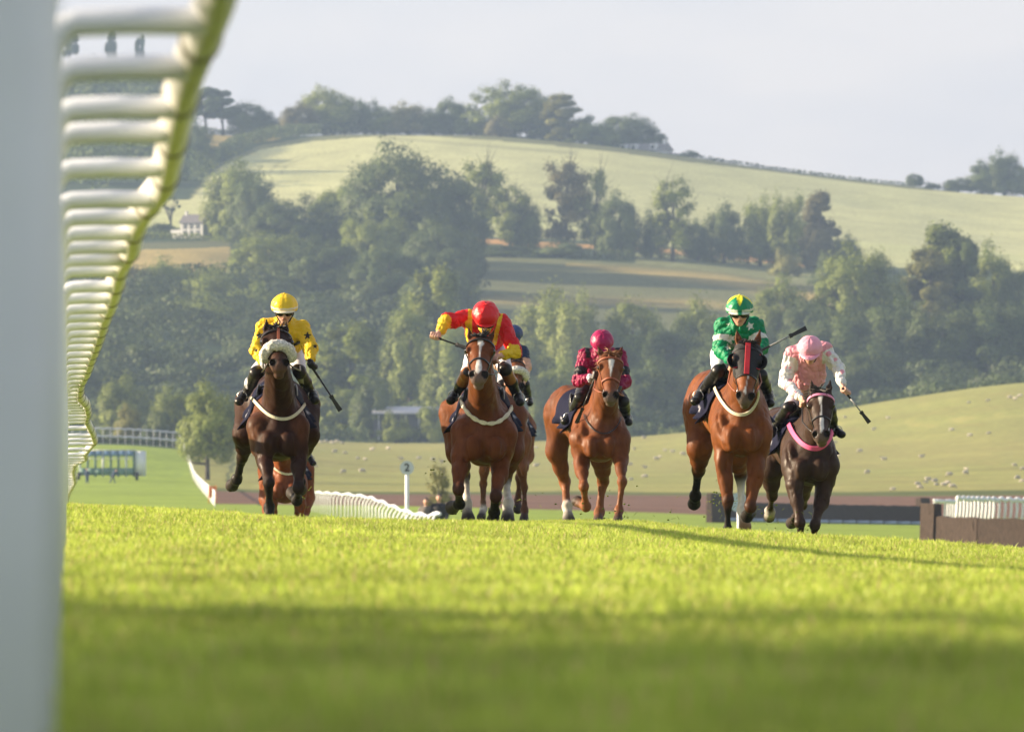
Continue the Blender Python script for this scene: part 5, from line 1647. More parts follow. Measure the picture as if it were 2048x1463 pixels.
    V = V + N * (0.0040 * n3(V, 22, 3) + .0050 * np.abs(np.sin(np.arctan2(lr, lf + .001) * 3 + .5 * n3(V, 12, 4))))[:, None]
    ho = mesh_obj('helmet', V, F, M_HELM, root, cols=helm_fn(V, N, lr, lu, lf))
    pk = MB()   # peak
    VV = []; FF = []
    na = 21
    for i in range(na):
        th = math.radians(-62 + 124 * i / (na - 1))
        r0 = hh(math.sin(th) * .114, 0.012, math.cos(th) * .126 - .012); r1 = hh(math.sin(th) * .112, -0.004, math.cos(th) * .126 - .012 + peak * 1.6 * math.cos(th))
        VV += [r0, r1, r1 - up * .006, r0 - up * .012]
    for i in range(na - 1):
        for k in range(4):
            FF.append([i * 4 + k, (i + 1) * 4 + k, (i + 1) * 4 + (k + 1) % 4, i * 4 + (k + 1) % 4])
    FF += [[0, 1, 2, 3], [(na - 1) * 4 + k for k in (3, 2, 1, 0)]]
    pr_ = np.array(VV) - hd
    mesh_obj('peak', VV, FF, M_HELM, ho, cols=helm_fn(np.array(VV), np.array(VV) * 0, pr_ @ rt, pr_ @ up * 0 + .02, pr_ @ f))
    bb = MB(); bb.ball(hh(0, .139, -.012), .010, 6); bb.build('button', M_HELM_PLAIN(helm_fn), ho)
    # chin strap and goggles
    cs = MB()
    for g in (-1, 1):
        cs.tube([hh(g * .086, 0.01, .0), hh(g * .080, -.05, .025), hh(g * .045, -.105, .055), hh(0, -.122, .066)], .0065, n=5)
    cs.build('chin_strap', M_STRAP, ho)
    if goggles:
        gg = Sdf()
        for g in (-1, 1): gg.ell(hh(g * 0.036, -0.022, 0.094), (0.044, 0.029, 0.032), k=.016, rot=rot)
        V, F = gg.mesh(0.006)
        go = mesh_obj('goggles', V, F, M_GOG, root)
        sb = MB(); sb.tube([hh(math.sin(t) * .092, .006, math.cos(t) * .104 - .01) for t in np.linspace(.75, 2 * math.pi - .75, 20)], .011, n=6, caps=False); sb.build('strap', M_STRAP, go)
    if mask_col is not None:
        mk = Sdf(); mk.ell(hh(0, -.085, .068), (.060, .045, .055), k=.02, rot=rot); mk.ell(hh(0, -.125, .04), (.05, .03, .05), k=.02, rot=rot)
        V, F = mk.mesh(.008); mesh_obj('face_scarf', V, F, mat('scarf', mask_col, .7), root)
    # ---------------- whip: held, so a thing of its own
    if whip:
        a_, b_ = Q(*whip['a']), Q(*whip['b'])
        v = b_ - a_; u = unit(v); L_ = np.linalg.norm(v)
        we = empty('whip', tuple(a_), label=wlabel, cat='whip', group='whips carried by the jockeys')
        hb = MB(); hb.tube([a_, a_ + v * .02, a_ + v * .30, a_ + v * .31], [.010, .013, .011, .008], n=8); hb.build('handle', M_WHIP, we)
        sb = MB(); sb.tube([a_ + v * .31, a_ + v * .70], [.0085, .007], n=7)
        sb.build('shaft', M_WHIP if not whip.get('braid') else M_BRAID, we)
        fb = MB(); w0 = a_ + v * .70
        e = unit(np.cross(u, [0, 1, 0])); e2 = np.cross(u, e)
        fb.hexa([w0 - e * .014 - e2 * .009, w0 + e * .014 - e2 * .009, w0 + e * .014 + e2 * .009, w0 - e * .014 + e2 * .009],
                [b_ - e * .022 - e2 * .010, b_ + e * .022 - e2 * .010, b_ + e * .022 + e2 * .010, b_ - e * .022 + e2 * .010])
        for t in (.70, .72): fb.tube([a_ + v * t - e * .02, a_ + v * t + e * .02], .010, n=6)
        fb.build('flap', M_WHIP, we, smooth=False)
    return root

_HP = {}
def M_HELM_PLAIN(fn):
    z = np.zeros(1)
    c = fn(np.zeros((1, 3)), np.zeros((1, 3)), z, z + .13, z)[0]
    key = tuple(np.round(c, 3))
    if key not in _HP: _HP[key] = mat('cap_button', key, .5)
    return _HP[key]
M_BRAID = mat('whip_braid', (0.30, 0.30, 0.30), 0.4, noise=0.9, nscale=150)

def seg_t(V, a, b):
    ba = b - a
    t = ((V - a) @ ba) / (ba @ ba)
    d = np.linalg.norm(V - a - np.clip(t, 0, 1)[:, None] * ba, axis=1)
    return t, d
def full(V, c): return np.tile(np.array(c, float), (len(V), 1))

def silk_yellow(V, N, x, y, J):
    c = full(V, YEL)
    for cx, cy, r in ((519, 671, 8), (615, 671, 8), (533, 646, 5.5), (512, 700, 4.5), (630, 692, 5.5), (586, 700, 5), (545, 690, 5), (592, 660, 0)):
        if r: c[in_star(x - cx, y - cy, r * 1.15) & (N[:, 1] < .4)] = BLK
    m = (np.abs((y - 688) + (x - 590) * .42) < 3.5) & (x > 572) & (x < 600) & (N[:, 1] < .3)
    c[m] = BLK
    for A in 'LR':
        t, d = seg_t(V, J['el' + A], J['hand' + A])
        if A == 'L': c[(t > .58) & (d < .08)] = (.55, .53, .58)
    return c
def silk_red(V, N, x, y, J):
    c = full(V, RED)
    for A in 'LR':
        t, d = seg_t(V, J['el' + A], J['hand' + A]); t2, d2 = seg_t(V, J['sh' + A], J['el' + A])
        c[((t > (-.02)) & (d < .085) & (t2 > .93 - .0)) | ((t > .12) & (d < .085))] = YEL
    tr = np.abs(x - 940) < 3.8
    c[tr & (y < 690) & (x < 960)] = YEL
    c[(np.abs(x - 998 + (y - 645) * .22) < 4.2) & (y > 632) & (y < 690) & (N[:, 1] < .3)] = YEL
    c[(y > 640) & (x > 931) & (x < 944) & (y < 690)] = YEL
    c[(np.abs(x - 1003) < 2.2) & (y < 632)] = YEL
    return c
def silk_magenta(V, N, x, y, J):
    c = full(V, MAG)
    for A in 'LR':
        t2, d2 = seg_t(V, J['sh' + A], J['el' + A]); t, d = seg_t(V, J['el' + A], J['hand' + A])
        c[(t2 > .50) & (t2 < .83) & (d2 < .10) & (d2 <= d + .03)] = BLK
    c[(np.abs(x - 1174 - (y - 690) * .1) < 4.5) & (y < 716)] = BLK; c[(np.abs(x - 1234) < 5) & (y < 708)] = BLK
    t, d = seg_t(V, J['elL'], J['handL']); c[(t > .70) & (d < .07)] = (.5, .5, .62)
    c[(t > .85) & (d < .07)] = BLK
    return c
def silk_green(V, N, x, y, J):
    c = full(V, GRN)
    for A in 'LR':
        t2, d2 = seg_t(V, J['sh' + A], J['el' + A])
        c[(t2 > .48) & (t2 < .72) & (d2 < .10)] = WH
    for cx, cy, r in ((1500, 652, 10), (1437, 630, 5), (1513, 627, 5), (1463, 676, 8), (1457, 694, 7), (1456, 648, 4)):
        c[in_star(x - cx, y - cy, r, .3) & (N[:, 1] < .5)] = WH
    return c
def silk_pink(V, N, x, y, J):
    c = full(V, PINK)
    sl = np.zeros(len(V), bool)
    for A in 'LR':
        t2, d2 = seg_t(V, J['sh' + A], J['el' + A]); t, d = seg_t(V, J['el' + A], J['hand' + A])
        sl |= ((t2 > .12) & (d2 < .095)) | ((t > 0) & (d < .08))
    c[sl] = WH
    for cx, cy, r in ((1568, 733, 5), (1581, 760, 4), (1657, 707, 6), (1671, 718, 4), (1684, 743, 5), (1572, 775, 5), (1562, 752, 3.5), (1590, 785, 4), (1580, 735, 3)):
        c[(np.hypot(x - cx, (y - cy) * 1.1) < r) & sl] = PINK
    c[(np.abs(x - 1594) < 3) & (y > 710) & (y < 735) & ~sl] = np.array(PINK) * .8
    return c
def silk_navy(V, N, x, y, J):
    c = full(V, NAVY)
    for A in 'LR':
        t2, d2 = seg_t(V, J['sh' + A], J['el' + A]); t, d = seg_t(V, J['el' + A], J['hand' + A])
        c[((t2 > .55) & (d2 < .10)) | ((t > 0) & (d < .085))] = PEACH
    return c
def plain_helm(col, band=None, lo=.0, hi=.0):
    def fn(V, N, lr, lu, lf):
        c = full(V, col)
        if band is not None: c[(lu < .030) & (lu > .012) & (lf > -.02)] = band
        return c
    return fn
def helm_green(V, N, lr, lu, lf):
    c = full(V, GRN)
    a = np.degrees(np.arctan2(lr, lf + .012)); el = np.degrees(np.arctan2(lu - .03, np.hypot(lr, lf + .012)))
    k = np.abs(((a + 36) % 72) - 36) / 36.0        # 0 at a point's axis
    c[el > 14 + 62 * k] = (0.78, 0.72, 0.03)
    c[(lu < .030) & (lu > .008) & (np.abs(a) > 8)] = (0.62, 0.66, 0.55)
    return c
def boots_brown(V, x, y, A, kn, an):
    t, d = seg_t(V, kn, an)
    c = full(V, (0.012, 0.010, 0.010))
    c[(t < .42) & (t > -.1)] = (0.30, 0.11, 0.03)
    if A == 'R': c[t < .02] = (0.012, 0.010, 0.010)
    return c
def boots_white(V, x, y, A, kn, an):
    t, d = seg_t(V, kn, an)
    c = full(V, (0.012, 0.010, 0.010))
    c[(np.abs(t - .35) < .25) & (x < x.mean() - 5) & (n3(V, 30, 2) > 0)] = (0.5, 0.5, 0.55)
    return c

RS = {}
RS[1] = dict(head=(569, 617, .10), tilt=14, shL=(529, 655, .38), shR=(605, 657, .38), elL=(514, 702, .22), elR=(621, 697, .25), handL=(540, 737, -.02), handR=(621, 728, .05),
    pelvis=(570, 700, .95), knL=(512, 746, .42), knR=(599, 743, .42), anL=(492, 786, .78), toL=(478, 802, .62), anR=(622, 784, .78), toR=(630, 800, .62))
RS[2] = dict(head=(971, 633, .05), tilt=42, roll=-4, shL=(932, 636, .32), shR=(1005, 645, .36), elL=(893, 641, .20), elR=(1030, 702, .20), handL=(874, 671, .05), handR=(996, 713, .0),
    pelvis=(975, 694, .92), knL=(934, 748, .42), knR=(1011, 739, .42), anL=(912, 786, .78), toL=(902, 800, .62), anR=(1034, 788, .78), toR=(1040, 804, .62))
RS[3] = dict(head=(1028, 670, .10), tilt=25, shL=(1008, 700, .35), shR=(1046, 702, .35), elL=(998, 730, .25), elR=(1052, 734, .22), handL=(1015, 760, .0), handR=(1046, 768, .0),
    pelvis=(1026, 720, .92), knL=(1004, 768, .42), knR=(1050, 768, .42), anL=(996, 800, .78), toL=(992, 808, .62), anR=(1058, 796, .78), toR=(1060, 806, .62))
RS[4] = dict(head=(1204, 686, .10), tilt=38, shL=(1170, 711, .40), shR=(1240, 712, .40), elL=(1156, 763, .25), elR=(1250, 764, .25), handL=(1189, 753, .0), handR=(1236, 778, .05),
    pelvis=(1192, 752, .95), knL=(1160, 795, .42), knR=(1247, 802, .42), anL=(1142, 830, .78), toL=(1130, 842, .62), anR=(1253, 832, .78), toR=(1257, 844, .62))
RS[5] = dict(head=(1479, 621, .10), tilt=12, shL=(1446, 652, .36), shR=(1511, 652, .36), elL=(1440, 697, .28), elR=(1524, 694, .25), handL=(1466, 728, .0), handR=(1514, 707, .05),
    pelvis=(1462, 706, .92), knL=(1437, 742, .50), knR=(1521, 750, .42), anL=(1404, 784, .85), toL=(1390, 802, .66), anR=(1536, 786, .78), toR=(1540, 806, .62))
RS[6] = dict(shirt=.62, head=(1620, 699, .08), tilt=32, yaw=-4, shL=(1584, 708, .30), shR=(1649, 700, .30), elL=(1570, 764, .28), elR=(1676, 736, .25), handL=(1606, 801, -.05), handR=(1687, 779, .05),
    pelvis=(1612, 796, .66), knL=(1577, 815, .38), knR=(1660, 820, .38), anL=(1549, 852, .72), toL=(1542, 868, .58), anR=(1668, 858, .72), toR=(1683, 868, .55))
RS[7] = dict(head=(572, 786, .10), tilt=30, shL=(548, 814, .36), shR=(596, 814, .36), elL=(540, 846, .25), elR=(602, 846, .25), handL=(556, 868, .0), handR=(588, 868, .0),
    pelvis=(572, 842, .92), knL=(540, 880, .42), knR=(606, 880, .42), anL=(528, 918, .78), toL=(524, 930, .62), anR=(618, 912, .78), toR=(626, 926, .62))

def build_riders(which=None):
    def on(i): return which is None or i in which
    if on(1): rider('jockey in yellow silks with black stars and a yellow helmet, on the dark bay', 78, RS[1], silk_yellow, plain_helm(YEL, (.78, .70, .55)), glove=(.014, .014, .016), boot_fn=boots_white,
        whip=dict(hand='R', a=(619, 726, 0), b=(681, 821, .0)), wlabel='black whip pointing down to the right from the black-gloved hand')
    if on(2): rider('jockey in red and yellow silks, red helmet lowered, one arm flung out sideways', 78, RS[2], silk_red, plain_helm(RED), boot_fn=boots_brown, mask_col=(.75, .45, .02), peak=.018,
        whip=dict(hand='L', a=(860, 670, .05), b=(936, 697, -.1)), wlabel='black whip held level by the red jockey, its end before the bay head')
    if on(3): rider('jockey in a navy cap with navy and peach sleeve, half hidden behind the red rider', 115, RS[3], silk_navy, plain_helm((.03, .06, .17)))
    if on(4): rider('jockey in maroon silks with black bands and a maroon helmet, face hidden', 90, RS[4], silk_magenta, plain_helm((.34, .006, .085)), glove=(.05, .045, .05), breech=M_BLACKB,
        whip=dict(hand='L', a=(1193, 748, 0), b=(1153, 846, .15)), wlabel='black whip hanging down beside the chestnut shoulder in the middle')
    if on(5): rider('jockey in green silks with white stars and a green helmet with yellow points', 76, RS[5], silk_green, helm_green,
        whip=dict(hand='R', a=(1507, 708, .05), b=(1612, 656, .25), braid=True), wlabel='whip raised up to the right from behind the black blinker hood')
    if on(6): rider('jockey in pink and white silks with a pink helmet, white breeches showing', 85, RS[6], silk_pink, plain_helm((.80, .36, .48)), peak=.05,
        whip=dict(hand='R', a=(1684, 775, 0), b=(1739, 845, .0), braid=True), wlabel='whip pointing down to the right from the bare hand of the pink jockey')
    if on(7): rider('jockey on the chestnut hidden behind the dark bay', 115, RS[7], silk_navy, plain_helm((.03, .06, .17)))
M_BLACKB = mat('dark_breeches', (0.018, 0.018, 0.024), 0.6)
build_riders(globals().get('HORSES_ONLY'))
# ------------------------------------------------------------------ running rails
M_PVC = mat('white_plastic', (0.82, 0.86, 0.92), 0.42, noise=0.06, nscale=6, bump=.1, bscale=30)
M_PVCD = mat('rail_joint', (0.30, 0.29, 0.24), 0.5)
M_MOSS = mat('weathered_white', (0.78, 0.78, 0.77), 0.5, noise=0.15, nscale=5)

def big_rail():
    # distance, photo column of the rail, photo row of the rail top
    tr = [(9.5, 560, -790), (13, 490, -310), (17, 432, -5), (20, 372, 148), (22.3, 352, 236), (25, 338, 312), (27.2, 326, 368), (29.4, 285, 416), (31.5, 266, 458), (33.5, 262, 490), (36, 240, 526), (39, 232, 562),
          (43, 220, 603), (46, 208, 630), (49, 202, 652), (54, 192, 684), (60, 180, 716), (66, 172, 742), (73, 160, 766), (80, 158, 790), (87, 172, 806), (95, 176, 824), (103, 172, 838), (108, 184, 862), (116, 190, 881), (124, 170, 905), (131, 172, 915), (138, 150, 925), (150, 146, 940), (165, 150, 962), (185, 138, 984), (205, 133, 1003)]
    D_ = np.array([t[0] for t in tr], float); X_ = np.array([(t[1] - 1024) / FPX * t[0] for t in tr]); Z_ = np.array([CZ + (HOR - t[2]) / FPX * t[0] for t in tr])
    at = lambda D: np.array([np.interp(D, D_, X_), D, np.interp(D, D_, Z_)])
    root = empty('running_rail', (float(G(80, 12).x), 12, 0.0), label='tall white plastic running rail with goose-neck arms, wavering down the left edge', cat='rail')
    posts = [9.6, 11.4, 13.2, 15.2, 17.1, 18.9, 20.8, 22.2, 24.8, 27.4, 29.1, 30.7, 32.3, 34.0, 35.6, 38.3, 40.5, 42.7, 44.6, 46.6, 48.8, 50.8, 53.3, 55.8]
    while posts[-1] < 200: posts.append(posts[-1] + (2.5 if posts[-1] < 90 else 3.6))
    posts = posts[:92]
    rnd = random.Random(5)
    for i, D in enumerate(posts):
        p = at(D)
        edge = 138 + rnd.uniform(-5, 2) - (0 if D < 130 else 6)
        xp = (edge - 1024) / FPX * D - 0.045
        gz = float(ground_z(xp, D)[0])
        m = MB()
        bend = 0.10
        tilt = rnd.uniform(-.03, .03)
        zt = p[2] - 0.045
        pts = [(xp, D + tilt, gz - .1), (xp, D + tilt * .5, (gz + zt) * .5), (xp, D, zt - bend)]
        for t in np.linspace(0.25, 1, 4):
            pts.append((xp + bend * .6 * (1 - math.cos(t * math.pi / 2)), D, zt - bend + bend * math.sin(t * math.pi / 2)))
        pts += [((xp + p[0]) / 2, D, zt + .004), (p[0] - .02, D, zt + 0.002)]
        r = 0.028
        m.tube(pts, [r] * len(pts), n=12)
        po_ = m.build('post', M_PVC, root)
    # nearest post: stands close to the lens
    m = MB()
    xp = (104 - 1024) / FPX * 6.2 - 0.075
    m.tube([(xp - .006, 6.2, -.25), (xp, 6.2, .4), (xp + .004, 6.2, 1.0), (xp + .01, 6.2, 1.36)], .075, n=24)
    m.tube([(xp + .01, 6.2, 1.30), (xp + .2, 6.2, 1.34), (0.02, 6.2, 1.34)], .034, n=12)
    m.build('post', M_PVC, root)
    # rail: rounded section, one piece per length with a sleeve at the joints
    ds = [6.0] + list(D_)
    k = 0
    D = 8.0
    while D < 203 and k < 60:
        L = 2.6 if D < 60 else (3.6 if D < 110 else 6.0)
        q = np.linspace(D, min(D + L, 204), 7)
        pts = [at(v) for v in q]
        m = MB(); m.tube(pts, [.054] * 7, n=14, flat=0.80)
        m.build('rail_length', M_MOSS, root)
        j = MB(); e = at(q[-1]); e2 = at(q[-1] + .07); e0 = at(q[-1] - .07)
        j.tube([e0, e, e2], [.0585] * 3, n=14, flat=.82); j.build('rail_joint', M_PVCD, root)
        D = q[-1]; k += 1
big_rail()

def low_rail(name, label, pts, h, posts_every, rp=.045, rr=.06, rails=(1.0,), mat_=None, lean=0.0, grp=None, arm=0.0):
    """pts: (photo x, D); posts under a tube rail"""
    mat_ = mat_ or M_PVC
    P0 = [G(x, D) for x, D in pts]
    root = empty(name, tuple(P0[0]), label=label, cat='rail', group=grp)
    seg = [(b - a).length for a, b in zip(P0[:-1], P0[1:])]
    tot = sum(seg); n = min(98, int(tot / posts_every))
    def at(s_):
        for a, b, L in zip(P0[:-1], P0[1:], seg):
            if s_ <= L or b is P0[-1]:
                p = a.lerp(b, min(1, s_ / L)); p.z = float(ground_z(p.x, p.y)[0]); return p
            s_ -= L
    for i in range(n + 1):
        p = at(tot * i / max(n, 1))
        m = MB(); m.tube([p + Vector((-arm - lean, 0, -.1)), p + Vector((-arm, 0, h * .8)), p + Vector((-arm * .5, 0, h * .97)), p + Vector((0, 0, h - rr * .5))], rp, n=6)
        m.build('post', mat_, root)
    for k in rails:
        m = MB(); m.tube([at(tot * i / 60) + Vector((0, 0, h * k + .05 * math.sin(i * 1.3) * (h > .9))) for i in range(61)], rr, n=7)
        m.build('rail', mat_, root)
    return root

def build_rails():
    low_rail('running_rail', 'white running rail curving away behind the number two marker post', [(880, 262), (856, 285), (830, 315), (800, 350), (770, 390), (735, 440), (700, 485), (672, 520), (650, 560), (628, 600), (612, 650)], 1.36, 9.5, rp=.04, rr=.058, arm=.28)
    low_rail('running_rail', 'white rail running down the right side of the far left course beside the orange track', [(368, 1160), (378, 1080), (390, 990), (403, 900), (412, 820), (422, 740), (430, 660)], 1.15, 6.0, rp=.045, rr=.055)
    r = low_rail('slatted_fence', 'long white double rail fence across the far end of the left course', [(130, 1185), (200, 1185), (280, 1186), (372, 1190)], 2.25, 1.05, rp=.035, rr=.10, rails=(1.0, .52))
    low_rail('running_rail', 'short white curved wing rail between the two dark brush fences', [(1868, 440), (1890, 440), (1912, 441)], 1.95, .26, rp=.045, rr=.09, lean=.15)
    low_rail('running_rail', 'long white curved wing rail behind the nearest dark brush fence on the right', [(1915, 374), (1950, 375), (1990, 376), (2070, 376)], 2.15, .26, rp=.055, rr=.10, lean=.2)
build_rails()
# ------------------------------------------------------------------ fences, marker, starting stalls, buildings, sheep, people
M_BRUSH = mat('birch_brush', (0.070, 0.048, 0.038), 0.95, noise=0.4, nscale=30, bump=1.0, bscale=60, bdist=.05, stretch=(1, 1, .15))

def brush_fence(label, pts, h, wing=None, wing_end=0, toe=True, seed=1):
    r = np.random.default_rng(seed)
    P0 = [G(x, D) for x, D in pts]
    root = empty('brush_fence', tuple(P0[0]), label=label, cat='fence', group='birch steeplechase fences')
    def panel(name, a, b, h0, th=.45, n=None):
        L = (b - a).length; n = n or max(2, int(L / .35)); m = MB()
        prev = None
        V = []; F = []
        nn = Vector((-(b - a).y, (b - a).x, 0)).normalized() * th / 2
        for i in range(n + 1):
            p = a.lerp(b, i / n); gz = float(ground_z(p.x, p.y)[0]); top = gz + h0 + r.uniform(-.02, .05) * (h0 > .8)
            V += [(p.x - nn.x, p.y - nn.y, gz - .1), (p.x + nn.x, p.y + nn.y, gz - .1), (p.x + nn.x * .7, p.y + nn.y * .7, top), (p.x - nn.x * .7, p.y - nn.y * .7, top)]
        for i in range(n):
            for k in range(4): F.append([i * 4 + k, i * 4 + (k + 1) % 4, i * 4 + 4 + (k + 1) % 4, i * 4 + 4 + k])
        F.append([3, 2, 1, 0]); F.append([n * 4 + k for k in range(4)])
        # loose twigs standing out of the top
        k0 = len(V)
        for i in range(int(L * 34)):
            p = a.lerp(b, r.uniform()); gz = float(ground_z(p.x, p.y)[0]); q = Vector((p.x, p.y, gz + h0 * .6)) + nn * r.uniform(-.8, .8)
            w_ = .012; hh_ = h0 * .4 + r.uniform(0, .10); dx = r.uniform(-.05, .05)
            k0 = len(V)
            V += [(q.x - w_, q.y, q.z), (q.x + w_, q.y, q.z), (q.x + dx, q.y, q.z + hh_)]; F.append([k0, k0 + 1, k0 + 2])
        return mesh_obj(name, V, F, M_BRUSH, root, smooth=False)
    for a, b in zip(P0[:-1], P0[1:]): panel('brush', a, b, h)
    if wing:
        a = P0[0] if wing_end == 0 else P0[-1]; d = (P0[1] - P0[0]).normalized() if wing_end == 0 else (P0[-1] - P0[-2]).normalized()
        panel('brush_end', a - d * wing[0] * .5, a + d * wing[0] * .5, wing[1], th=.6)
    if toe:
        m = MB()
        for a, b in zip(P0[:-1], P0[1:]):
            n = int((b - a).length / 1.6)
            for i in range(n):
                p = a.lerp(b, (i + .5) / n); gz = float(ground_z(p.x, p.y)[0])
                m.tube([(p.x - .7, p.y - .8, gz + .12), (p.x + .5, p.y - .8, gz + .12)], .13, n=8)
        m.build('ground_board', mat('takeoff_board', (0.42, 0.50, 0.62), .6), root)
    return root

def build_fences():
    brush_fence('wide dark brush fence further back, between the bay and the right-hand fence', [(1424, 600), (1600, 610), (1846, 622)], 1.36, wing=(1.2, 1.95), wing_end=1, seed=3)
    f = brush_fence('nearest dark brush fence, cut by the right edge of the photo', [(1862, 340), (1960, 338), (2110, 336)], 1.40, wing=(.75, 1.92), wing_end=0, toe=False, seed=4)
    brush_fence('dark brush wing post seen left of the blinkered bay forelegs', [(1418, 575), (1444, 577)], 1.95, toe=False, seed=5)
build_fences()

def text_mesh(name, txt, size, m, parent, loc, rot):
    cu = bpy.data.curves.new(name, 'FONT'); cu.body = txt; cu.size = size; cu.extrude = .004; cu.align_x = 'CENTER'; cu.align_y = 'CENTER'; cu.offset = size * .02
    o = bpy.data.objects.new(name, cu); COL.objects.link(o)
    bpy.context.view_layer.update()
    me = bpy.data.meshes.new_from_object(o.evaluated_get(bpy.context.evaluated_depsgraph_get()))
    bpy.data.objects.remove(o)
    me.materials.clear(); me.materials.append(m)
    t = bpy.data.objects.new(name, me); COL.objects.link(t); t.parent = parent; t.location = loc; t.rotation_euler = rot
    return t

def marker(x, y, D, r, label, digit=None):
    g = G(x, D); c = P(x, y, D)
    root = empty('marker_post', tuple(g), label=label, cat='marker post')
    m = MB(); m.tube([g + Vector((-.02, 0, -.2)), g.lerp(c, .5), c], .075, n=10); m.build('pole', M_PVC, root)
    d = MB(); d.tube([c + Vector((0, -.09, 0)), c + Vector((0, -.03, 0))], r, n=40, up=(0, 0, 1)); d.build('disc', mat('disc_white', (.60, .66, .74), .5), root, smooth=False)
    if digit:
        text_mesh('number', digit, r * 1.55, mat('number_black', (.02, .02, .03), .6), root, c - g + Vector((0, -.10, 0)), (R(90), 0, 0))
    return root
marker(814, 935, 330, .27, 'white round distance marker reading 2 on a white post', '2')
def disc2():
    c = P(1477, 1004, 300); g = G(1477, 300)
    root = empty('marker_disc', tuple(g), label='pale round disc half hidden between the forelegs of the blinkered bay', cat='marker post')
    d = MB(); d.tube([c + Vector((0, -.05, 0)), c], .34, n=36, up=(0, 0, 1)); d.build('disc', mat('disc_blue', (.45, .55, .66), .5), root, smooth=False)
    m = MB(); m.tube([g + Vector((0, .06, -.2)), c + Vector((0, .06, 0))], .05, n=8); m.build('pole', M_PVC, root)
disc2()

def stalls():
    D = 985; g = G(222, D); s = D / FPX
    root = empty('starting_stalls', tuple(g), label='mobile starting stalls with blue roof panels parked on the far left course', cat='starting stalls')
    W = 108 * s; x0 = g.x - 62 * s
    blue = mat('stall_blue', (.16, .27, .50), .5); gr = mat('stall_green', (.13, .24, .21), .6); wh = M_WHITEC
    h = 3.0
    n = 7
    for i in range(n + 1):
        x = x0 + W * i / n
        m = MB(); m.box((x, g.y, g.z + .35 + h / 2), (.16, 2.6, h)); m.build('partition', M_PVC if i % 3 == 0 else gr, root)
    for i in range(n):
        x = x0 + W * (i + .5) / n
        m = MB(); m.box((x, g.y - 1.32, g.z + 2.98 + .05), (W / n * .86, .12, .62)); m.build('roof_panel', blue if i != 3 else blue, root)
        m = MB(); m.box((x, g.y - 1.32, g.z + .95), (W / n * .90, .10, .85)); m.build('gate', gr, root)
        m = MB(); m.box((x, g.y - 1.40, g.z + 2.45), (W / n * .9, .06, .10)); m.build('crossbar', wh, root)
    m = MB(); m.box((x0 + W / 2, g.y, g.z + 3.42), (W + .3, 2.8, .12)); m.build('frame', wh, root)
    m = MB(); m.box((x0 + W + .75, g.y, g.z + 1.9), (1.2, 2.2, 2.9)); m.build('end_panel', M_PVC, root)
    for x in (x0 - .1, x0 + W + .4):
        m = MB(); m.tube([(x - .16, g.y - 1.5, g.z + .42), (x + .16, g.y - 1.5, g.z + .42)], .45, n=20); m.build('wheel', M_RUBBER, root)
stalls()

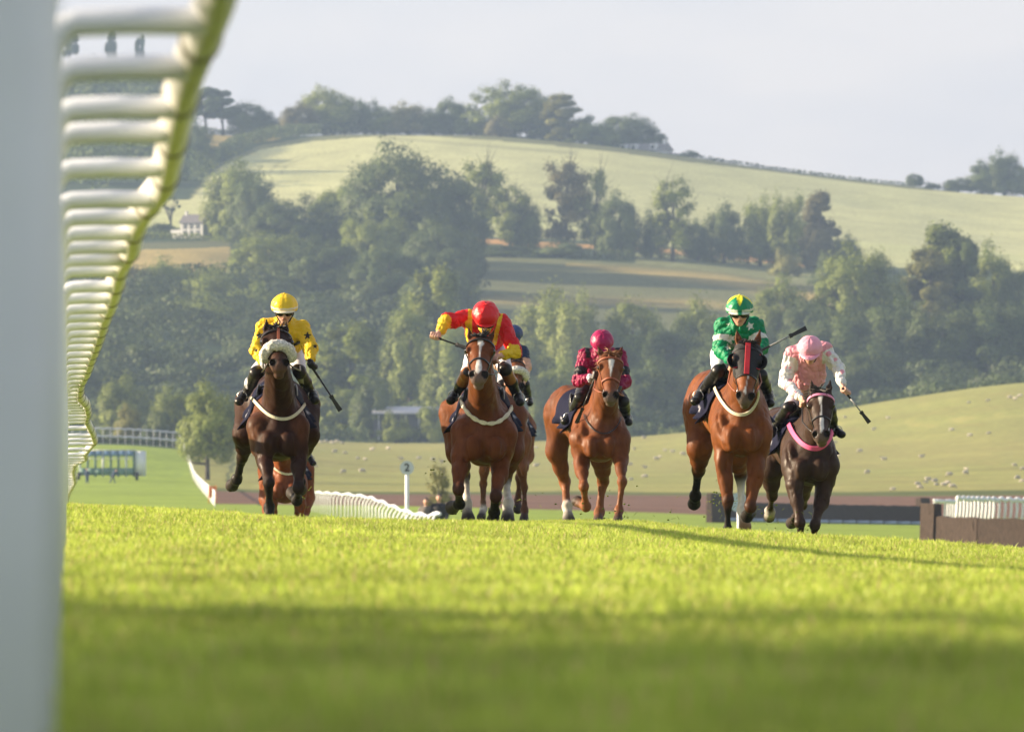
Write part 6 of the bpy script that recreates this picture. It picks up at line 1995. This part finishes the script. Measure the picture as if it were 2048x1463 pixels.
M_CLOTHD = mat('dark_jacket', (0.025, 0.023, 0.028), .8); M_CLOTHB = mat('blue_overall', (.04, .07, .14), .8); M_CLOTHG = mat('grey_shirt', (.16, .14, .13), .8)
def far_person(x, D, h, jacket, label, pose='stand', trousers=None, yb=None):
    g = G(x, D)
    root = empty('person', tuple(g), label=label, cat='person')
    k = h / 1.75
    O = np.array(g)
    p = lambda a, b, c: O + np.array([a, b, c]) * k
    b = Sdf(); sk = np.array(SKIN)
    tx = .22 if pose == 'lean' else 0.0; hx = .38 if pose == 'lean' else 0.0
    hd = p(hx, -.05 if pose != 'lean' else -.1, 1.63 if pose != 'lean' else 1.52)
    b.ell(hd, np.array([.078, .095, .112]) * k, k=.02); b.ell(hd + np.array([0, -.095, -.015]) * k, np.array([.014, .018, .022]) * k, k=.015)
    for sg in (-1, 1): b.ell(hd + np.array([sg * .078, 0, -.01]) * k, np.array([.012, .02, .03]) * k, k=.01)
    b.cap(p(tx * 1.3, 0, 1.38), hd, .055 * k, .05 * k, k=.03); b.cap(p(0, 0, .95), p(tx, 0, 1.32), .12 * k, .14 * k, k=.05)
    legs = ((-.10, 0, -.12), (.10, 0, .14)) if pose != 'lean' else ((-.28, .0, -.35), (.12, 0, .22))
    c = Sdf(); t = Sdf()
    for sg, (lx, ly, fx) in zip((-1, 1), legs):
        b.cap(p(sg * .09, 0, .92), p(lx * .8 + .02, -.03, .5), .08 * k, .055 * k, k=.03); b.cap(p(lx * .8 + .02, -.03, .5), p(fx, 0, .08), .05 * k, .035 * k, k=.02)
        b.cap(p(fx, 0, .05), p(fx, -.14, .03), .04 * k, .035 * k, k=.02)
        t.cap(p(sg * .09, 0, .94), p(lx * .8 + .02, -.03, .5), .105 * k, .08 * k, k=.04); t.cap(p(lx * .8 + .02, -.03, .5), p(fx, 0, .10), .075 * k, .06 * k, k=.02)
        sh = p(tx + sg * .19, 0, 1.36)
        el = p(tx + sg * .27, -.05, 1.08) if pose != 'point' else p(tx + sg * .27, -.1, 1.12)
        ha = p(tx + sg * .22, -.28, .92) if pose != 'point' or sg > 0 else p(tx - .45, -.3, .98)
        b.cap(sh, el, .045 * k, .04 * k, k=.02); b.cap(el, ha, .038 * k, .028 * k, k=.02)
        fo = unit(ha - el); sd_ = unit(np.cross(fo, [0, 1, .2]))
        b.ell(ha + fo * .04 * k, np.array([.035, .035, .03]) * k, k=.01)
        for q in (-.03, -.01, .01, .03): b.cap(ha + fo * .06 * k + sd_ * q * k, ha + fo * .115 * k + sd_ * q * 1.1 * k + np.array([0, -.02, -.01]) * k, .009 * k, .007 * k, k=.003)
        b.cap(ha + sd_ * .03 * k, ha + fo * .05 * k + sd_ * .06 * k, .011 * k, .009 * k, k=.004)
        c.cap(sh, el, .068 * k, .06 * k, k=.03); c.cap(el, ha - fo * .03, .058 * k, .045 * k, k=.02)
    c.cap(p(0, 0, .90), p(tx, 0, 1.30), .165 * k, .175 * k, k=.05, sx=1.15); c.cap(p(tx - .14, 0, 1.38), p(tx + .14, 0, 1.38), .075 * k, .075 * k, k=.05)
    V, F = b.mesh(.016); mesh_obj('body', V, F, M_SKIN, root, cols=b.colors(V, sk))
    V, F = c.mesh(.018); mesh_obj('jacket', V, F, jacket, root)
    V, F = t.mesh(.018); mesh_obj('trousers', V, F, trousers or M_CLOTHD, root)
    hr = Sdf(); hr.ell(hd + np.array([0, .02, .035]) * k, np.array([.086, .10, .095]) * k); hr.ell(hd + np.array([0, -.10, -.05]) * k, np.array([.09, .07, .10]) * k, cut=True, k=.01)
    V, F = hr.mesh(.016); mesh_obj('hair', V, F, mat('hair', (.05, .04, .035), .7), root)
    return root
def spectators():
    far_person(852, 318, 1.95, M_CLOTHG, 'bareheaded person in a grey top behind the white rail, left of the pair', 'stand')
    far_person(878, 318, 2.10, M_CLOTHD, 'person in a dark jacket turned sideways behind the white rail, right of the pair', 'point')
    far_person(174, 945, 1.8, M_CLOTHB, 'attendant in dark blue standing on the turf before the starting stalls', 'stand', M_CLOTHB)
    far_person(226, 950, 1.7, M_CLOTHB, 'attendant in blue bending to one side on the turf before the starting stalls', 'lean', M_CLOTHB)
spectators()

def house_near():
    # white cottage among the trees
    D = 2262; s = D / FPX
    c = G(383, D); z = CZ + (HOR - 474) * s
    w_, d_, h_ = 50 * s, 5.5, 29 * s
    root = empty('cottage', (c.x, c.y, z), rz=0, label='white two-storey cottage with a grey slate roof among the trees', cat='house')
    wm = mat('white_render', (.66, .66, .64), .8, noise=.08, nscale=.8); sl = mat('slate_roof', (.16, .15, .165), .7, noise=.2, nscale=1.5); gl = mat('window_glass', (.05, .06, .075), .2)
    x0, x1 = c.x - w_ / 2, c.x + w_ / 2; y0, y1 = c.y, c.y + d_
    m = MB(); m.box((c.x, c.y + d_ / 2, z + h_ / 2 - .5), (w_, d_, h_ + 1)); 
    m.add([(x0, y0, z + h_), (x0, y1, z + h_), (x0, (y0 + y1) / 2, z + h_ + 15 * s)], [[0, 1, 2]]); m.add([(x1, y0, z + h_), (x1, y1, z + h_), (x1, (y0 + y1) / 2, z + h_ + 15 * s)], [[0, 1, 2]])
    m.build('wall', wm, root, smooth=False)
    rf = MB(); o = .35; ht = 15.5 * s; ym = (y0 + y1) / 2
    rf.hexa([(x0 - o, y0 - o, z + h_ - .2), (x1 + o, y0 - o, z + h_ - .2), (x1 + o, ym, z + h_ + ht), (x0 - o, ym, z + h_ + ht)], [(x0 - o, y0 - o, z + h_), (x1 + o, y0 - o, z + h_), (x1 + o, ym, z + h_ + ht + .2), (x0 - o, ym, z + h_ + ht + .2)])
    rf.hexa([(x0 - o, y1 + o, z + h_ - .2), (x0 - o, ym + .002, z + h_ + ht), (x1 + o, ym + .002, z + h_ + ht), (x1 + o, y1 + o, z + h_ - .2)], [(x0 - o, y1 + o, z + h_), (x0 - o, ym + .002, z + h_ + ht + .2), (x1 + o, ym + .002, z + h_ + ht + .2), (x1 + o, y1 + o, z + h_)])
    rfo = rf.build('roof', sl, root, smooth=False)
    for xx in (x0 + .5, x1 - .5):
        ch = MB(); ch.box((xx, ym, z + h_ + ht + .3), (.7, .7, 1.6)); ch.build('chimney', wm, rfo, smooth=False)
    for ix, fx in enumerate((.22, .50, .78)):
        for iz, fz in enumerate((.28, .72)):
            cx_ = x0 + w_ * fx
            if ix == 1 and iz == 0:
                d = MB(); d.box((cx_, y0 - .02, z + h_ * .22), (.95, .08, h_ * .44)); d.build('door', gl, root, smooth=False); continue
            f = MB(); f.box((cx_, y0 - .02, z + h_ * fz), (1.15, .06, 1.25)); fo = f.build('window', gl, root, smooth=False)
            e = MB(); e.box((cx_, y0 - .07, z + h_ * fz), (.06, .04, 1.25)); e.box((cx_, y0 - .08, z + h_ * fz), (1.15, .04, .06)); e.build('frame', wm, fo, smooth=False)
    l = MB(); l.box((x0 - 1.6, c.y + 2, z + .9), (3.0, 3, 2.2)); l.build('porch', wm, root, smooth=False)
    root.rotation_euler = (0, 0, R(-24))
house_near()

def house_far():
    D = 2796; s = D / FPX
    xc = 1298; z = CZ + (HOR - 322) * s; c = P(xc, 322, D)
    root = empty('farmhouse', tuple(c), label='long low white farmhouse with dormers on the brow of the corn field', cat='house')
    wm = mat('white_render_far', (.80, .80, .80), .8); sl = mat('slate_roof_far', (.20, .18, .18), .7); gl = mat('window_dark', (.06, .06, .07), .3)
    def blk(name, xa, xb, ya, yb, dy, m, dep=5.0, par=root):
        b = MB(); a = P(xa, ya, D); e = P(xb, yb, D)
        b.box(((a.x + e.x) / 2, D + dy + dep / 2, (a.z + e.z) / 2), (abs(e.x - a.x), dep, abs(a.z - e.z))); return b.build(name, m, par, smooth=False)
    def gable(name, xa, xb, yt, yb, dy, dep, m):
        a, e = P(xa, yb, D), P(xb, yb, D); t = CZ + (HOR - yt) * s; ym = D + dy + dep / 2
        b = MB(); b.add([(a.x, D + dy, a.z), (e.x, D + dy, a.z), (e.x, D + dy + dep, a.z), (a.x, D + dy + dep, a.z), (a.x + .8, ym, t), (e.x - .8, ym, t)], [[0, 1, 5, 4], [2, 3, 4, 5], [0, 4, 3], [1, 2, 5], [3, 2, 1, 0]])
        return b.build(name, m, root, smooth=False)
    blk('wall', 1234, 1332, 300, 322, 0, wm, 7)
    rf = gable('roof', 1230, 1336, 287, 302, -.4, 7.8, sl)
    for x in (1244, 1266, 1307):
        d = blk('dormer', x - 6, x + 6, 289, 301, -.9, wm, 3, par=rf); blk('pane', x - 3.5, x + 3.5, 292, 299, -1.0, gl, .1, par=rf)
    blk('chimney', 1320, 1326, 279, 292, 3, wm, 1, par=rf)
    for x in (1242, 1256, 1272, 1288, 1304, 1320): blk('window', x - 4, x + 4, 306, 315, -.08, gl, .1)
    w2 = blk('annex', 1326, 1358, 313, 325, -2, wm, 4)
    gable('annex_roof', 1324, 1360, 308, 314, -2.4, 5, sl)
    root.rotation_euler = (0, 0, R(-20)); root.location.y -= 5
house_far()

def farm_shed():
    D = 1585; s = D / FPX
    c = P(830, 884, D)
    root = empty('farm_shed', tuple(c), label='long low farm shed with a pale grey roof at the foot of the wood', cat='shed')
    sm = mat('shed_roof', (.55, .55, .60), .5); dm = mat('shed_wall', (.07, .065, .07), .9)
    a, e = P(744, 830, D), P(878, 830, D); zt = CZ + (HOR - 822) * s; zb = CZ + (HOR - 890) * s
    b = MB(); b.box(((a.x + e.x) / 2, D + 5, (zt + zb) / 2 - .6), (e.x - a.x - .6, 8, zt - zb)); b.build('wall', dm, root, smooth=False)
    r_ = MB(); r_.hexa([(a.x, D, zt - .5), (e.x, D, zt - .5), (e.x, D + 5, zt + .6), (a.x, D + 5, zt + .6)], [(a.x, D, zt - .15), (e.x, D, zt - .15), (e.x, D + 5, zt + .95), (a.x, D + 5, zt + .95)]); r_.build('roof', sm, root, smooth=False)
    for i in range(5):
        x = a.x + (e.x - a.x) * (i + .5) / 5
        p_ = MB(); p_.box((x, D + .9, (zt + zb) / 2 - .5), (.25, .25, zt - zb - .3)); p_.build('post', sm, root, smooth=False)
farm_shed()

def netting():
    g = G(425, 700); r_ = empty('safety_barrier', tuple(g), label='small orange safety barrier beside the white rail on the far left', cat='barrier')
    om = mat('orange_plastic', (.75, .22, .05), .6)
    m = MB(); m.box((g.x, g.y, g.z + .95), (.55, .06, .95)); m.build('panel', om, r_, smooth=False)
    for sx in (-.3, .3):
        m = MB(); m.tube([(g.x + sx, g.y + .05, g.z - .1), (g.x + sx, g.y + .05, g.z + 1.5)], .03, n=6); m.build('stake', om, r_)
netting()

def sheep_flock():
    wool = mat('sheep_wool', (.52, .46, .38), .95, noise=.25, nscale=12, bump=.8, bscale=20, bdist=.05); face = mat('sheep_face', (.12, .10, .09), .8)
    def proto(graze):
        root = empty('sheep', (0, 0, 0))
        b = Sdf()
        b.ell((0, 0, .56), (.50, .25, .27), k=.05); b.ell((-.28, 0, .58), (.26, .235, .25), k=.05); b.ell((.30, 0, .60), (.22, .20, .22), k=.05)
        hx = (.62, 0, .22) if graze else (.70, 0, .84)
        b.cap((.36, 0, .64), np.array(hx) * .75 + np.array([.12, 0, .15]), .13, .09, k=.06)
        b.cap(np.array(hx) - [.10, 0, -.05], np.array(hx) + ([.07, 0, -.11] if graze else [.14, 0, -.07]), .075, .042, k=.03, col=(.12, .10, .09))
        for sx_, sy_ in ((-.33, -.12), (-.33, .12), (.28, -.11), (.28, .11)):
            b.cap((sx_, sy_, .42), (sx_ + (.05 if sx_ < 0 else 0), sy_, .22), .065, .035, k=.03); b.cap((sx_ + (.05 if sx_ < 0 else 0), sy_, .22), (sx_, sy_, .02), .032, .03, k=.01, col=(.12, .10, .09))
        b.cap((-.50, 0, .60), (-.58, 0, .42), .045, .03, k=.02)
        V, F = b.mesh(.035); N = vnormals(V, F); V = V + N * (.02 * n3(V, 7, 1))[:, None]
        m_ = mesh_obj('body', V, F, M_WOOL, root, cols=b.colors(V, (.52, .47, .39), sig=.02), world=False)
        for sg in (-1, 1):
            e = MB(); c_ = Vector(hx) + Vector((-.08, sg * .09, .06)); e.ball(c_, .03, 5, (1, 2.2, .6)); e.build('ear', face, root)
        return root
    global M_WOOL
    M_WOOL = mat('fleece_wool', attr=True, rough=.95, noise=.2, nscale=12, bump=.8, bscale=20, bdist=.05)
    A, B = proto(True), proto(False)
    pos = [(642, 887), (652, 886), (664, 888), (674, 886), (684, 888), (744, 902), (690, 908), (670, 906), (716, 919), (730, 921), (802, 921), (838, 919), (866, 922), (884, 927), (687, 947), (724, 946), (776, 900),
           (1072, 897), (1064, 918), (1072, 935), (1108, 905), (1268, 900), (1288, 878), (1320, 916), (1330, 903), (1345, 906), (1366, 911), (1260, 932), (1290, 938), (1312, 921),
           (1386, 925), (1290, 957), (1262, 962), (1690, 837), (1640, 850), (1776, 838), (1747, 861), (1860, 795), (1938, 807), (1976, 804), (2030, 800), (2040, 794), (1903, 863), (1940, 874), (1978, 869), (2020, 797),
           (1676, 913), (1735, 948), (1768, 922), (1843, 917), (1899, 953), (1933, 942), (1931, 950), (2029, 933), (1835, 972), (1840, 978), (1852, 968), (1856, 963), (1870, 966), (1888, 974), (1895, 970), (1905, 977), (1873, 972), (2035, 960), (2044, 966), (2046, 941), (1786, 982), (1670, 888), (1720, 905), (1600, 880), (1420, 900), (1150, 930), (590, 915), (630, 935)]
    rnd = random.Random(3)
    k = 0
    Ds = np.linspace(905, 1555, 400)
    for i, (x, y) in enumerate(pos):
        X = (x - 1024) / FPX * Ds; Y = HOR - (ground_z(X, Ds) - CZ) / Ds * FPX
        j = int(np.argmin(np.abs(Y - y)))
        g = G(x, Ds[j])
        src = A if rnd.random() < .7 else B
        o = copy_tree(src)
        o.location = (g.x, g.y, g.z - .02); o.rotation_euler = (0, 0, rnd.choice([0, math.pi]) + rnd.uniform(-.7, .7)); sc = rnd.uniform(.55, .78); o.scale = (sc, sc, sc)
        part = 'left' if x < 1000 else ('middle' if x < 1450 else 'right')
        tag(o, None, 'sheep', 'sheep grazing on the far pasture')
        if i < 5: o['label'] = 'cream sheep bunched at the foot of the hedge right of the dark bay'
        elif x < 1000: o['label'] = 'cream sheep grazing on the far pasture around the number two marker'
        elif x < 1450: o['label'] = 'cream sheep grazing on the far pasture between the maroon and green riders'
        elif 1830 < x < 1910 and y > 960: o['label'] = 'cream sheep in the cluster above the right-hand brush fences'
        elif y < 900: o['label'] = 'cream sheep scattered on the upper pasture slope right of the whip'
        else: o['label'] = 'cream sheep scattered on the lower pasture at the right'
        o['group'] = {'cream sheep bunched at the foot of the hedge right of the dark bay': 'sheep bunched by the hedge'}.get(o['label'], 'sheep, ' + o['label'][12:])
    for r0 in (A, B):
        for c in list(r0.children): bpy.data.objects.remove(c)
        bpy.data.objects.remove(r0)
sheep_flock()

def divots():
    r = random.Random(9)
    gm = mat('torn_turf', (.16, .20, .03), .9, noise=.3, nscale=40)
    cl = [(1000, 1015, 34), (873, 940, 18), (1240, 1020, 28), (1445, 1000, 44), (1500, 1018, 30), (1180, 1022, 14), (610, 1000, 12), (1600, 1045, 14), (930, 1020, 18), (1075, 1000, 6), (1340, 1026, 8), (700, 850, 3), (1550, 1030, 8)]
    n = 0
    for cx, cy, k in cl:
        D = 80 if cx not in (873,) else 79
        m = MB()
        for i in range(k):
            p = P(cx + r.gauss(0, 16), cy + r.gauss(0, 16), D + r.uniform(-.3, .5))
            s_ = r.uniform(.003, .010)
            if r.random() < .5: m.ball(p, s_ * 1.3, 4, (1, .8, .7))
            else:
                q = p + Vector((r.uniform(-1, 1), r.uniform(-1, 1), r.uniform(-1, 1))).normalized() * r.uniform(.02, .055)
                m.tube([p, (p + q) / 2 + Vector((0, 0, .004)), q], [.0015, .0025, .0008], n=3)
        o = m.build('flying_turf', gm, smooth=False)
        o['label'] = 'bits of torn grass and soil thrown up by the hooves'; o['kind'] = 'stuff'
divots()

def added_shade_trees():
    # unseen trees added to cast shade over the near turf
    pass
# ------------------------------------------------------------------ haze
def build_haze():
    b = MB()
    b.box((0, 2500, 160), (6400, 6400, 350))
    m = bpy.data.materials.new('haze_air'); m.use_nodes = True
    nt = m.node_tree; nt.nodes.clear()
    v = nt.nodes.new('ShaderNodeVolumePrincipled')
    v.inputs['Color'].default_value = (0.50, 0.69, 1.0, 1)
    v.inputs['Density'].default_value = HAZE
    v.inputs['Anisotropy'].default_value = 0.3
    o = nt.nodes.new('ShaderNodeOutputMaterial')
    nt.links.new(v.outputs[0], o.inputs['Volume'])
    h = b.build('haze', m, smooth=False)
    tag(h, kind='stuff')
    h['label'] = 'pale evening haze over the valley and hill'
HAZE = 0.00013
build_haze()
